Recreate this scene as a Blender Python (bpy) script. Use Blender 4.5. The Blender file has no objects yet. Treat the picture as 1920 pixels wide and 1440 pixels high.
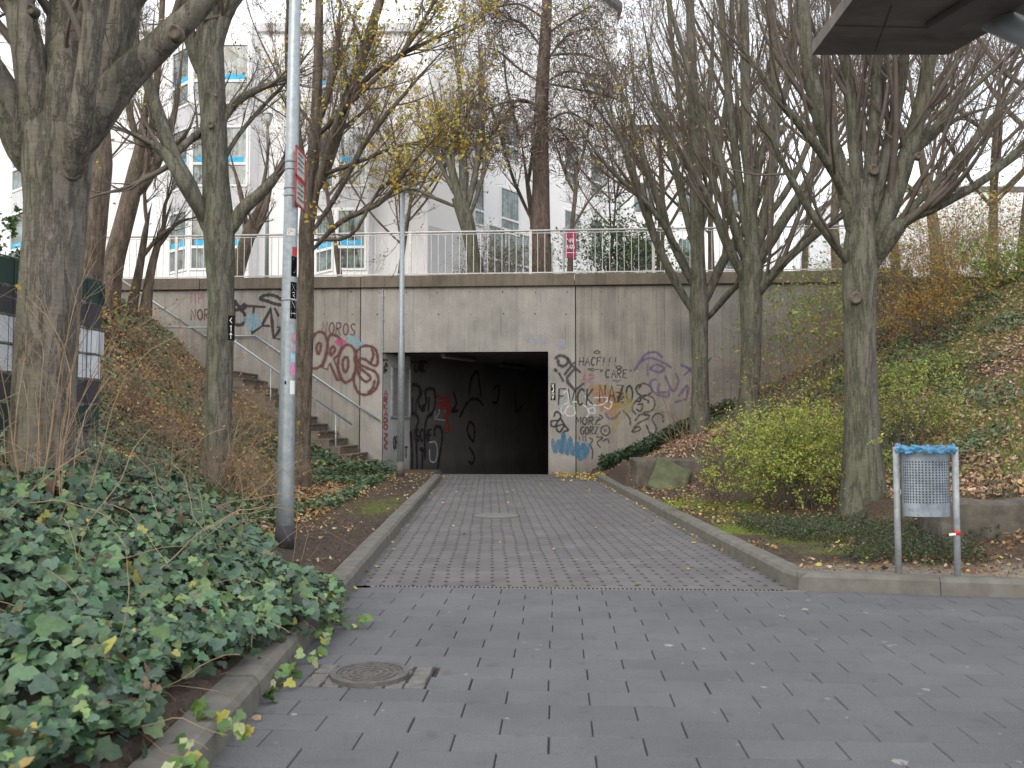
import bpy, math, random
import numpy as np
from mathutils import Vector
random.seed(7); RS=np.random.RandomState(11)
S=bpy.context.scene; COL=S.collection
PI=math.pi
# ------------------------------------------------------------------ camera
F=1600.0; HC=1.25; PITCH=math.atan(75/F)
cp,sp=math.cos(PITCH),math.sin(PITCH)
def ray(px,py):
    a=(px-960)/F; b=(720-py)/F
    return np.array([a, cp-b*sp, sp+b*cp])
def P(px,py,d):
    r=ray(px,py); r=r*(d/r[1]); return r+np.array([0,0,HC])
def G(px,py,z=0.0):
    r=ray(px,py); r=r*((z-HC)/r[2]); return r+np.array([0,0,HC])
cam=bpy.data.cameras.new('camera'); co=bpy.data.objects.new('camera',cam); COL.objects.link(co)
co.location=(0,0,HC); co.rotation_euler=(PI/2+PITCH,0,0)
cam.sensor_width=36; cam.lens=30; cam.clip_end=2000; cam.clip_start=.05
cam.dof.use_dof=True; cam.dof.focus_distance=13; cam.dof.aperture_fstop=5.0
S.camera=co
# wall plane
WA=math.radians(4.0); WD=np.array([math.cos(WA),-math.sin(WA),0]); WN=np.array([-math.sin(WA),-math.cos(WA),0]); W0=np.array([0,21.4,0])
def W(u,z,off=0.0): return W0+WD*u+WN*off+np.array([0,0,z])
def plane_hit(px,py,o,n):
    r=ray(px,py); c=np.array([0,0,HC]); t=np.dot(o-c,n)/np.dot(r,n); return c+r*t
def Wuz(px,py,off=0.0):
    p=plane_hit(px,py,W0+WN*off,WN); return float(np.dot(p-W0,WD)),float(p[2])
def wallY(x): return 21.4-math.tan(WA)*x
# ------------------------------------------------------------------ object helpers
def tag(o,label=None,cat=None,group=None,kind=None):
    if label:o['label']=label
    if cat:o['category']=cat
    if group:o['group']=group
    if kind:o['kind']=kind
    return o
def empty(name,loc,label,cat,group=None):
    o=bpy.data.objects.new(name,None); COL.objects.link(o); o.location=tuple(float(v) for v in loc); o.empty_display_size=.2
    bpy.context.view_layer.update() if False else None
    return tag(o,label,cat,group)
def mesh(name,V,Fs,mat,parent=None,col=None,smooth=False,rel=True):
    """V in world coordinates; if parent is an Empty the vertices are made relative to it"""
    V=np.asarray(V,dtype=np.float64).reshape(-1,3)
    o_off=np.zeros(3)
    q=parent
    while q is not None: o_off+=np.array(q.location); q=q.parent
    if rel: V=V-o_off
    me=bpy.data.meshes.new(name)
    if isinstance(Fs,np.ndarray):
        n,k=Fs.shape; me.vertices.add(len(V)); me.vertices.foreach_set('co',V.astype(np.float32).ravel())
        me.loops.add(n*k); me.loops.foreach_set('vertex_index',Fs.astype(np.int32).ravel())
        me.polygons.add(n); me.polygons.foreach_set('loop_start',np.arange(0,n*k,k,dtype=np.int32))
        try: me.polygons.foreach_set('loop_total',np.full(n,k,dtype=np.int32))
        except Exception: pass
        me.update(calc_edges=True); me.validate()
    else:
        me.from_pydata([tuple(map(float,v)) for v in V],[],[tuple(int(i) for i in f) for f in Fs]); me.update()
    if smooth: me.polygons.foreach_set('use_smooth',np.ones(len(me.polygons),dtype=bool))
    if col is not None:
        a=me.attributes.new('col','FLOAT_COLOR','POINT'); c=np.ones((len(V),4),dtype=np.float32); c[:,:3]=col; a.data.foreach_set('color',c.ravel())
    if mat: me.materials.append(mat)
    o=bpy.data.objects.new(name,me); COL.objects.link(o)
    if parent is not None: o.parent=parent
    return o
class MB:
    def __init__(s): s.V=[]; s.F=[]; s.n=0
    def add(s,V,Fs):
        V=np.asarray(V,dtype=float).reshape(-1,3); s.V.append(V); s.F+= [tuple(int(i)+s.n for i in f) for f in Fs]; s.n+=len(V); return s
    def hexa(s,p):  # 8 pts: bottom 4 ccw, top 4 ccw
        return s.add(p,[(3,2,1,0),(4,5,6,7),(0,1,5,4),(1,2,6,5),(2,3,7,6),(3,0,4,7)])
    def box(s,x0,x1,y0,y1,z0,z1): return s.hexa([(x0,y0,z0),(x1,y0,z0),(x1,y1,z0),(x0,y1,z0),(x0,y0,z1),(x1,y0,z1),(x1,y1,z1),(x0,y1,z1)])
    def wbox(s,u0,u1,o0,o1,z0,z1,fn=None):  # wall coords; o = offset towards the viewer
        fn=fn or W
        return s.hexa([fn(u0,z0,o1),fn(u1,z0,o1),fn(u1,z0,o0),fn(u0,z0,o0),fn(u0,z1,o1),fn(u1,z1,o1),fn(u1,z1,o0),fn(u0,z1,o0)])
    def tube(s,pts,r,sides=8,cap=True):
        pts=np.asarray(pts,dtype=float); n=len(pts); r=np.broadcast_to(np.asarray(r,dtype=float),(n,))
        t=np.gradient(pts,axis=0); t/=np.linalg.norm(t,axis=1)[:,None]+1e-9
        m=pts[-1]-pts[0]; ref=np.array([0,0,1.]) if abs(m[2])<.8*np.linalg.norm(m) else np.array([1.,0,0])
        n1=np.cross(t,ref); n1/=np.linalg.norm(n1,axis=1)[:,None]+1e-9; n2=np.cross(t,n1)
        a=np.arange(sides)*2*PI/sides
        V=pts[:,None]+r[:,None,None]*(np.cos(a)[None,:,None]*n1[:,None]+np.sin(a)[None,:,None]*n2[:,None])
        Fs=[(i*sides+j,i*sides+(j+1)%sides,(i+1)*sides+(j+1)%sides,(i+1)*sides+j) for i in range(n-1) for j in range(sides)]
        if cap: Fs+=[tuple(range(sides))[::-1],tuple((n-1)*sides+j for j in range(sides))]
        return s.add(V.reshape(-1,3),Fs)
    def build(s,name,mat,parent=None,smooth=False): 
        return mesh(name,np.concatenate(s.V),s.F,mat,parent,smooth=smooth)
def bevel(o,w=.01,seg=2):
    m=o.modifiers.new('bevel','BEVEL'); m.width=w; m.segments=seg; m.limit_method='ANGLE'; return o
def smooth_path(pts,n):
    pts=np.asarray(pts,dtype=float)
    if len(pts)==2: 
        t=np.linspace(0,1,n)[:,None]; return pts[0]*(1-t)+pts[1]*t
    p=np.vstack([2*pts[0]-pts[1],pts,2*pts[-1]-pts[-2]]); out=[]
    T=np.linspace(0,len(pts)-1-1e-6,n)
    for t in T:
        i=int(t); f=t-i; a,b,c,d=p[i],p[i+1],p[i+2],p[i+3]
        out.append(.5*((2*b)+(c-a)*f+(2*a-5*b+4*c-d)*f*f+(-a+3*b-3*c+d)*f**3))
    return np.array(out)
# ------------------------------------------------------------------ materials
def newmat(name):
    m=bpy.data.materials.new(name); m.use_nodes=True; nt=m.node_tree; b=nt.nodes['Principled BSDF']; return m,nt,b
def nd(nt,t,**k):
    n=nt.nodes.new(t)
    for a,v in k.items():
        if a in ('inp',):
            for q,w in v.items(): n.inputs[q].default_value=w
        else: setattr(n,a,v)
    return n
def noise(nt,vec,scale,detail=4,rough=.6,sc=None):
    n=nd(nt,'ShaderNodeTexNoise'); n.inputs['Scale'].default_value=scale; n.inputs['Detail'].default_value=detail; n.inputs['Roughness'].default_value=rough
    if sc is not None:
        mp=nd(nt,'ShaderNodeMapping'); mp.inputs['Scale'].default_value=sc; nt.links.new(vec,mp.inputs[0]); vec=mp.outputs[0]
    nt.links.new(vec,n.inputs['Vector']); return n.outputs['Fac']
def ramp(nt,fac,stops):
    r=nd(nt,'ShaderNodeValToRGB'); e=r.color_ramp.elements
    while len(e)>1: e.remove(e[-1])
    def c4(c): return (c,c,c,1) if isinstance(c,(int,float)) else (*c,1)
    e[0].position=stops[0][0]; e[0].color=c4(stops[0][1])
    for p,c in stops[1:]:
        x=e.new(p); x.color=c4(c)
    nt.links.new(fac,r.inputs[0]); return r.outputs[0]
def mixc(nt,fac,a,b,mode='MIX'):
    m=nd(nt,'ShaderNodeMix',data_type='RGBA',blend_type=mode)
    for s,v in ((0,fac),(6,a),(7,b)):
        if hasattr(v,'links') or hasattr(v,'is_linked'): nt.links.new(v,m.inputs[s])
        else: m.inputs[s].default_value=v if s==0 else (*v,1)
    return m.outputs[2]
def math_(nt,op,a,b=None,c=None):
    m=nd(nt,'ShaderNodeMath',operation=op)
    for s,v in enumerate((a,b,c)):
        if v is None: continue
        if hasattr(v,'is_linked'): nt.links.new(v,m.inputs[s])
        else: m.inputs[s].default_value=v
    return m.outputs[0]
def bump(nt,b,h,strength=.3,dist=.01):
    n=nd(nt,'ShaderNodeBump'); n.inputs['Strength'].default_value=strength; n.inputs['Distance'].default_value=dist
    nt.links.new(h,n.inputs['Height']); nt.links.new(n.outputs[0],b.inputs['Normal'])
def pos(nt): return nd(nt,'ShaderNodeNewGeometry').outputs['Position']
def simple(name,c,rough=.7,metal=0,var=.25,scale=8,spec=.3,bmp=.1,sc=None):
    m,nt,b=newmat(name); v=pos(nt); f=noise(nt,v,scale,5,.6,sc)
    c=np.array(c); nt.links.new(ramp(nt,f,[(.25,tuple(c*(1-var))),(.75,tuple(np.minimum(c*(1+var),1)))]),b.inputs['Base Color'])
    b.inputs['Roughness'].default_value=rough; b.inputs['Metallic'].default_value=metal; b.inputs['Specular IOR Level'].default_value=spec
    if bmp: bump(nt,b,noise(nt,v,scale*5,4),bmp,.005)
    return m
def attr_leaf(name,rough=.5,trans=.3,spec=.3):
    m,nt,b=newmat(name); a=nd(nt,'ShaderNodeAttribute',attribute_name='col')
    f=noise(nt,pos(nt),60,3); c=mixc(nt,.5,a.outputs['Color'],ramp(nt,f,[(.3,.55),(.7,1.25)]),'MULTIPLY')
    nt.links.new(c,b.inputs['Base Color']); b.inputs['Roughness'].default_value=rough; b.inputs['Specular IOR Level'].default_value=spec
    if trans>0:
        t=nd(nt,'ShaderNodeBsdfTranslucent'); nt.links.new(c,t.inputs[0]); mx=nd(nt,'ShaderNodeMixShader'); mx.inputs[0].default_value=trans
        out=nt.nodes['Material Output']; nt.links.new(b.outputs[0],mx.inputs[1]); nt.links.new(t.outputs[0],mx.inputs[2]); nt.links.new(mx.outputs[0],out.inputs[0])
    return m
def bark(name,base,moss,fac=.5,scale=6):
    m,nt,b=newmat(name); v=pos(nt)
    f=noise(nt,v,scale*2.2,7,.68,(1,1,.28)); c=ramp(nt,f,[(.3,tuple(np.array(base)*.5)),(.5,base),(.72,tuple(np.array(base)*1.55))])
    f2=noise(nt,v,1.7,3,.6,(1,1,.35)); g=nd(nt,'ShaderNodeNewGeometry'); sx=nd(nt,'ShaderNodeSeparateXYZ'); nt.links.new(g.outputs['Normal'],sx.inputs[0])
    side=math_(nt,'MULTIPLY_ADD',sx.outputs[0],-.35,.35)
    mf=math_(nt,'MULTIPLY',ramp(nt,math_(nt,'ADD',f2,math_(nt,'MULTIPLY',side,.5)),[(.5,0.),(.78,1.)]),fac)
    c=mixc(nt,mf,c,moss)
    # pale lichen spots and horizontal lenticel bands
    l=ramp(nt,noise(nt,v,34,3,.5),[(.68,0.),(.74,1.)]); c=mixc(nt,math_(nt,'MULTIPLY',l,.5),c,(.34,.34,.29))
    bn=ramp(nt,noise(nt,v,9,3,.6,(1,1,9)),[(.35,.75),(.62,1.1)]); c=mixc(nt,.6,c,bn,'MULTIPLY')
    crk=ramp(nt,noise(nt,v,7,6,.7,(1,1,.16)),[(.46,1.),(.5,.3),(.54,1.)]); c=mixc(nt,.55,c,crk,'MULTIPLY')
    nt.links.new(c,b.inputs['Base Color']); b.inputs['Roughness'].default_value=.85; b.inputs['Specular IOR Level'].default_value=.2
    bump(nt,b,math_(nt,'ADD',f,math_(nt,'MULTIPLY',crk,.7)),.7,.02); return m
M={}
M['bark']=bark('hornbeam_bark',(.16,.142,.122),(.13,.135,.08),.45)
M['bark_mossy']=bark('mossy_bark',(.135,.125,.106),(.10,.11,.062),.5)
M['bark_brown']=bark('brown_bark',(.145,.112,.09),(.12,.12,.07),.3)
M['bark_pine']=bark('pine_bark',(.14,.105,.088),(.10,.085,.07),.3,14)
M['twig']=simple('twig_bark',(.115,.096,.08),.85,var=.35,scale=3,bmp=0)
M['twig_red']=simple('reddish_twig',(.15,.11,.092),.85,var=.3,scale=3,bmp=0)
M['stem_tan']=simple('tan_stem',(.26,.185,.12),.8,var=.35,scale=5,bmp=0)
M['leaf']=attr_leaf('leaf',.55,.35,.2); M['ivyleaf']=attr_leaf('ivy_leaf',.42,.15,.4); M['litter']=attr_leaf('dry_leaf',.8,.1,.15)
M['galv']=simple('galvanised_steel',(.33,.37,.39),.45,.55,.22,22,.5,.05)
M['galv_mat']=simple('weathered_zinc',(.30,.325,.34),.6,.25,.3,14,.4,.08)
M['rail']=simple('dull_railing_steel',(.46,.45,.44),.5,.4,.2,10,.4,.03)
M['white']=simple('white_render',(.90,.90,.91),.85,0,.03,.7,.2,.0)
M['frame']=simple('white_frame',(.8,.81,.82),.5,0,.03,2,.4,0)
M['spandrel']=simple('grey_cladding',(.58,.59,.61),.6,0,.08,1,.3,0,(9,9,.1))
M['roof']=simple('slate_roof',(.11,.11,.12),.7,0,.2,6)
M['plate']=simple('faded_plate',(.5,.5,.49),.5,0,.2,12)
M['black']=simple('black_vinyl',(.008,.008,.009),.8,0,.2,10,.08,0)
M['paintw']=simple('white_print',(.78,.78,.76),.6,0,.05,20,.3,0)
M['red']=simple('red_enamel',(.45,.03,.03),.45,0,.15,10,.4,0)
M['cyan']=simple('cyan_sticker',(.03,.45,.78),.5,0,.06,4,.3,0)
M['maroon']=simple('maroon_sign',(.24,.02,.07),.5,0,.1,4,.3,0)
M['dark']=simple('dark_iron',(.06,.055,.05),.7,.2,.3,20,.3,.1)
M['hole']=simple('dark_gap',(.012,.011,.01),.95,0,.2,10,.1,0)
M['canopy']=simple('canopy_underside',(.16,.14,.125),.75,0,.45,3,.2,.15,(1,3,1))
M['pipe']=simple('grey_pipe',(.32,.36,.39),.5,.3,.1,6,.4,0)
M['lamp']=simple('lamp_glass',(.55,.56,.54),.4,0,.05,6,.4,0)
M['needle']=attr_leaf('needles',.7,.1,.1)
def glass():
    m,nt,b=newmat('window_glass'); v=pos(nt)
    f=noise(nt,v,9,3,.6,(2.5,2.5,.05)); g=noise(nt,v,1.6,5,.7)
    c=mixc(nt,ramp(nt,g,[(.42,0.),(.6,1.)]),ramp(nt,f,[(.35,(.05,.085,.085)),(.65,(.30,.40,.40))]),(.045,.055,.045))
    nt.links.new(c,b.inputs['Base Color']); b.inputs['Roughness'].default_value=.06; b.inputs['Specular IOR Level'].default_value=.8; return m
M['glass']=glass()
def concrete(name,base,board,stain_z=None,green=False,dark=1.0):
    m,nt,b=newmat(name); v=pos(nt); sx=nd(nt,'ShaderNodeSeparateXYZ'); nt.links.new(v,sx.inputs[0]); X,Y,Z=sx.outputs
    f=noise(nt,v,1.1,6,.65); base=np.array(base)
    c=ramp(nt,f,[(.3,tuple(base*.74)),(.55,tuple(base)),(.75,tuple(base*1.2))])
    fine=noise(nt,v,38,4,.7); c=mixc(nt,.55,c,ramp(nt,fine,[(.3,.72),(.7,1.2)]),'MULTIPLY')
    # vertical run-off streaks, stronger just below the coping and above the lintel
    st=noise(nt,v,1.9,6,.75,(3.2,3.2,.13)); stf=ramp(nt,st,[(.44,1.),(.66,.35)])
    zt=ramp(nt,math_(nt,'MULTIPLY',Z,.2),[(0.,.35),(.55,.3),(.70,.75),(.80,.3),(.90,.5),(.945,1.)])
    zt=math_(nt,'MULTIPLY',zt,.75 if board else .42); c=mixc(nt,zt,c,mixc(nt,1.,c,stf,'MULTIPLY'))
    # short drips
    dr=ramp(nt,noise(nt,v,9,3,.6,(3,3,.12)),[(.60,1.),(.68,.45)]); c=mixc(nt,.45,c,dr,'MULTIPLY')
    h=math_(nt,'MULTIPLY',fine,.4)
    if board:
        # vertical board marks every 0.2 m
        fr=math_(nt,'FRACT',math_(nt,'MULTIPLY',X,5.0)); ln=ramp(nt,fr,[(0.,0.),(.04,1.),(.96,1.),(1.,0.)])
        bn=nd(nt,'ShaderNodeTexWhiteNoise',noise_dimensions='1D'); nt.links.new(math_(nt,'FLOOR',math_(nt,'MULTIPLY',X,5.0)),bn.inputs['W'])
        c=mixc(nt,1.,c,ramp(nt,bn.outputs['Value'],[(0.,.93),(1.,1.05)]),'MULTIPLY')
        brk=ramp(nt,noise(nt,v,2.0,3,.6,(2,2,.5)),[(.38,0.),(.62,1.)])
        lnn=mixc(nt,brk,(1,1,1),ln); c=mixc(nt,.5,c,lnn,'MULTIPLY'); h=math_(nt,'ADD',h,math_(nt,'MULTIPLY',ln,.6))
    if green:
        gz=ramp(nt,math_(nt,'ADD',math_(nt,'MULTIPLY',Z,.3),math_(nt,'MULTIPLY',f,.5)),[(.28,1.),(.75,0.)]); c=mixc(nt,math_(nt,'MULTIPLY',gz,.55),c,(.115,.125,.055))
    # darker foot
    ft=ramp(nt,Z,[(0.,.55),(.35,1.)]); c=mixc(nt,.7,c,ft,'MULTIPLY')
    c=mixc(nt,1.,c,(dark,dark,dark),'MULTIPLY')
    nt.links.new(c,b.inputs['Base Color']); b.inputs['Roughness'].default_value=.88; b.inputs['Specular IOR Level'].default_value=.2
    bump(nt,b,h,.5,.008); return m
M['conc_left']=concrete('board_marked_concrete',(.30,.28,.255),True,green=True)
M['conc_mid']=concrete('smooth_concrete',(.335,.318,.295),False)
M['conc_right']=concrete('board_marked_concrete_right',(.265,.247,.222),True)
M['coping']=concrete('coping_concrete',(.17,.145,.115),False)
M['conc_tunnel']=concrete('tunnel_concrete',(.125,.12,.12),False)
M['conc_portal']=concrete('daylit_portal',(.36,.36,.36),False)  # tunnel wall concrete lightened to paint in daylight at the mouth
M['step']=simple('step_concrete',(.15,.125,.105),.85,0,.3,5)
M['kerb']=simple('kerb_concrete',(.145,.137,.12),.85,0,.28,7,.2,.25)
M['stone']=simple('block_stone',(.10,.09,.075),.85,0,.5,6,.2,.7)
M['stone_green']=simple('algae_stone',(.095,.105,.06),.85,0,.4,5,.2,.6)
# ground: colour attribute times detail
def ground_mat():
    m,nt,b=newmat('soil_ground'); a=nd(nt,'ShaderNodeAttribute',attribute_name='col'); v=pos(nt)
    f=noise(nt,v,22,6,.7); g=noise(nt,v,90,3,.6)
    c=mixc(nt,1.,a.outputs['Color'],ramp(nt,f,[(.3,.5),(.7,1.5)]),'MULTIPLY'); c=mixc(nt,.6,c,ramp(nt,g,[(.3,.6),(.7,1.3)]),'MULTIPLY')
    nt.links.new(c,b.inputs['Base Color']); b.inputs['Roughness'].default_value=.95; b.inputs['Specular IOR Level'].default_value=.1
    bump(nt,b,math_(nt,'ADD',f,math_(nt,'MULTIPLY',g,.4)),.9,.03); return m
M['ground']=ground_mat()
def paver_mat():
    m,nt,b=newmat('block_paving'); a=nd(nt,'ShaderNodeAttribute',attribute_name='col'); v=pos(nt)
    f=noise(nt,v,130,3,.7); g=noise(nt,v,1.1,5,.65)
    c=mixc(nt,.8,a.outputs['Color'],ramp(nt,f,[(.3,.68),(.7,1.3)]),'MULTIPLY'); c=mixc(nt,.75,c,ramp(nt,g,[(.3,.8),(.7,1.2)]),'MULTIPLY')
    vo=nd(nt,'ShaderNodeTexVoronoi',feature='F1'); vo.inputs['Scale'].default_value=5.5; vo.inputs['Randomness'].default_value=1; 
    mp=nd(nt,'ShaderNodeMapping'); mp.inputs['Scale'].default_value=(1,1,0.0001); nt.links.new(v,mp.inputs[0]); 
    ds=noise(nt,v,55,2,.5); mx=nd(nt,'ShaderNodeVectorMath',operation='ADD'); cb=nd(nt,'ShaderNodeCombineXYZ'); nt.links.new(math_(nt,'MULTIPLY',ds,.03),cb.inputs[0]); nt.links.new(math_(nt,'MULTIPLY',ds,-.03),cb.inputs[1])
    nt.links.new(mp.outputs[0],mx.inputs[0]); nt.links.new(cb.outputs[0],mx.inputs[1]); nt.links.new(mx.outputs[0],vo.inputs['Vector'])
    sc=nd(nt,'ShaderNodeSeparateColor'); nt.links.new(vo.outputs['Color'],sc.inputs[0])
    rad=math_(nt,'MULTIPLY',math_(nt,'SUBTRACT',sc.outputs[0],.35),.24)
    sx=nd(nt,'ShaderNodeSeparateXYZ'); nt.links.new(v,sx.inputs[0])
    dens=ramp(nt,math_(nt,'MULTIPLY_ADD',sx.outputs[0],.25,.25),[(0.,.5),(.6,1.)])
    spot=math_(nt,'LESS_THAN',vo.outputs['Distance'],math_(nt,'MULTIPLY',rad,dens)); c=mixc(nt,math_(nt,'MULTIPLY',spot,math_(nt,'MULTIPLY_ADD',sc.outputs[1],.5,.12)),c,(.42,.41,.38))
    v2=nd(nt,'ShaderNodeTexVoronoi',feature='F1'); v2.inputs['Scale'].default_value=11; nt.links.new(mx.outputs[0],v2.inputs['Vector']); s2_=nd(nt,'ShaderNodeSeparateColor'); nt.links.new(v2.outputs['Color'],s2_.inputs[0])
    sp2=math_(nt,'LESS_THAN',v2.outputs['Distance'],math_(nt,'MULTIPLY',math_(nt,'MULTIPLY',math_(nt,'SUBTRACT',s2_.outputs[0],.5),.26),dens)); c=mixc(nt,math_(nt,'MULTIPLY',sp2,math_(nt,'MULTIPLY_ADD',s2_.outputs[1],.6,.15)),c,(.40,.39,.36))
    dk=ramp(nt,noise(nt,v,7,4,.6),[(.60,1.),(.72,.78)]); c=mixc(nt,1.,c,dk,'MULTIPLY')
    nt.links.new(c,b.inputs['Base Color']); b.inputs['Roughness'].default_value=.72; b.inputs['Specular IOR Level'].default_value=.35
    bump(nt,b,f,.35,.003); return m
M['paver']=paver_mat()
# path direction frame
PD=np.array([-.0275,1.,0]); PD/=np.linalg.norm(PD)
def XL(y): return -1.0-.0305*y
def XR(y): return 2.21-.017*y
A1=G(1480,1108); A2=G(1920,1123)
FKs=(A2[1]-A1[1])/(A2[0]-A1[0])
def YF(x): return A1[1]+FKs*(x-A1[0])
def drive_mat():
    m,nt,b=newmat('drainage_paving'); v=pos(nt); sx=nd(nt,'ShaderNodeSeparateXYZ'); nt.links.new(v,sx.inputs[0]); X,Y,Z=sx.outputs
    wob=noise(nt,v,.9,2,.5)
    X2=math_(nt,'ADD',math_(nt,'MULTIPLY_ADD',Y,.0275,X),math_(nt,'MULTIPLY',wob,.05))
    fx=math_(nt,'FRACT',math_(nt,'MULTIPLY',X2,1/.124)); fy=math_(nt,'FRACT',math_(nt,'MULTIPLY',Y,1/.165))
    def band(f,w): return math_(nt,'LESS_THAN',math_(nt,'ABSOLUTE',math_(nt,'SUBTRACT',f,.5)),w)
    hole=math_(nt,'MULTIPLY',band(fx,.125),band(fy,.10)); jl=band(fx,.028); jc=band(fy,.02)
    f=noise(nt,v,110,3,.7); g=noise(nt,v,1.3,5,.65)
    c=ramp(nt,g,[(.3,(.105,.10,.10)),(.7,(.15,.144,.144))]); c=mixc(nt,.6,c,ramp(nt,f,[(.3,.7),(.7,1.3)]),'MULTIPLY')
    wn=nd(nt,'ShaderNodeTexWhiteNoise',noise_dimensions='2D'); cb=nd(nt,'ShaderNodeCombineXYZ')
    nt.links.new(math_(nt,'FLOOR',math_(nt,'MULTIPLY_ADD',X2,1/.124,.5)),cb.inputs[0]); nt.links.new(math_(nt,'FLOOR',math_(nt,'MULTIPLY_ADD',Y,1/.165,.5)),cb.inputs[1]); nt.links.new(cb.outputs[0],wn.inputs[0])
    c=mixc(nt,.8,c,ramp(nt,wn.outputs['Value'],[(0.,.88),(1.,1.1)]),'MULTIPLY')
    c=mixc(nt,math_(nt,'MULTIPLY',jc,.03),c,(.06,.055,.05)); c=mixc(nt,math_(nt,'MULTIPLY',jl,.24),c,(.05,.045,.04)); c=mixc(nt,hole,c,(.012,.011,.01))
    nt.links.new(c,b.inputs['Base Color']); b.inputs['Roughness'].default_value=.8; b.inputs['Specular IOR Level'].default_value=.25
    bump(nt,b,math_(nt,'SUBTRACT',math_(nt,'MULTIPLY',f,.3),math_(nt,'ADD',hole,math_(nt,'MULTIPLY',jl,.5))),.5,.008); return m
M['drive']=drive_mat()
def paint(name,c,a=.9):
    m,nt,b=newmat(name); b.inputs['Base Color'].default_value=(*c,1); b.inputs['Roughness'].default_value=.7
    v=pos(nt); f=noise(nt,v,30,4,.7); t=nd(nt,'ShaderNodeBsdfTransparent'); mx=nd(nt,'ShaderNodeMixShader')
    nt.links.new(ramp(nt,f,[(.3,a*.55),(.55,a)]),mx.inputs[0]); nt.links.new(t.outputs[0],mx.inputs[1]); nt.links.new(b.outputs[0],mx.inputs[2]); nt.links.new(mx.outputs[0],nt.nodes['Material Output'].inputs[0]); return m
INK={'black':paint('black_spray',(.02,.018,.018),.9),'brown':paint('brown_spray',(.11,.035,.03),.85),'grey':paint('grey_spray',(.045,.04,.04),.8),'pink':paint('pink_spray',(.45,.08,.2),.5),
 'purple':paint('purple_spray',(.13,.09,.22),.6),'blue':paint('blue_spray',(.05,.17,.28),.62),'orange':paint('orange_spray',(.42,.2,.09),.42),'yellow':paint('yellow_spray',(.36,.3,.1),.32),
 'whitep':paint('white_spray',(.62,.65,.68),.7),'lblue':paint('pale_blue_spray',(.25,.42,.5),.45),'redp':paint('red_spray',(.34,.05,.045),.7),'haze':paint('haze_spray',(.42,.42,.5),.28)}
# ------------------------------------------------------------------ world, sun
w=bpy.data.worlds.new('World'); S.world=w; w.use_nodes=True; nt=w.node_tree; bg=nt.nodes['Background']
sky=nd(nt,'ShaderNodeTexSky',sky_type='NISHITA',sun_disc=False); sky.sun_elevation=math.radians(32); sky.sun_rotation=math.radians(200); sky.air_density=1.5; sky.dust_density=4
nt.links.new(sky.outputs[0],bg.inputs[0]); bg.inputs[1].default_value=.05
bg2=nd(nt,'ShaderNodeBackground'); tc=nd(nt,'ShaderNodeTexCoord'); cl=noise(nt,tc.outputs['Generated'],2.5,5,.6)
nt.links.new(ramp(nt,cl,[(.3,(.86,.90,.96)),(.7,(1.,1.,1.))]),bg2.inputs[0]); bg2.inputs[1].default_value=1.55
ad=nd(nt,'ShaderNodeAddShader'); nt.links.new(bg.outputs[0],ad.inputs[0]); nt.links.new(bg2.outputs[0],ad.inputs[1]); nt.links.new(ad.outputs[0],nt.nodes['World Output'].inputs[0])
sl=bpy.data.lights.new('sun','SUN'); sl.energy=1.5; sl.angle=math.radians(40); sl.color=(1,.97,.93); so=bpy.data.objects.new('sun',sl); COL.objects.link(so)
so.rotation_euler=(math.radians(58),0,math.radians(-20+0)); so.location=(0,0,30)
S.view_settings.view_transform='Standard'; S.view_settings.look='None'; S.view_settings.exposure=0; S.view_settings.gamma=1
S.cycles.max_bounces=6; S.cycles.transparent_max_bounces=12
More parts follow.
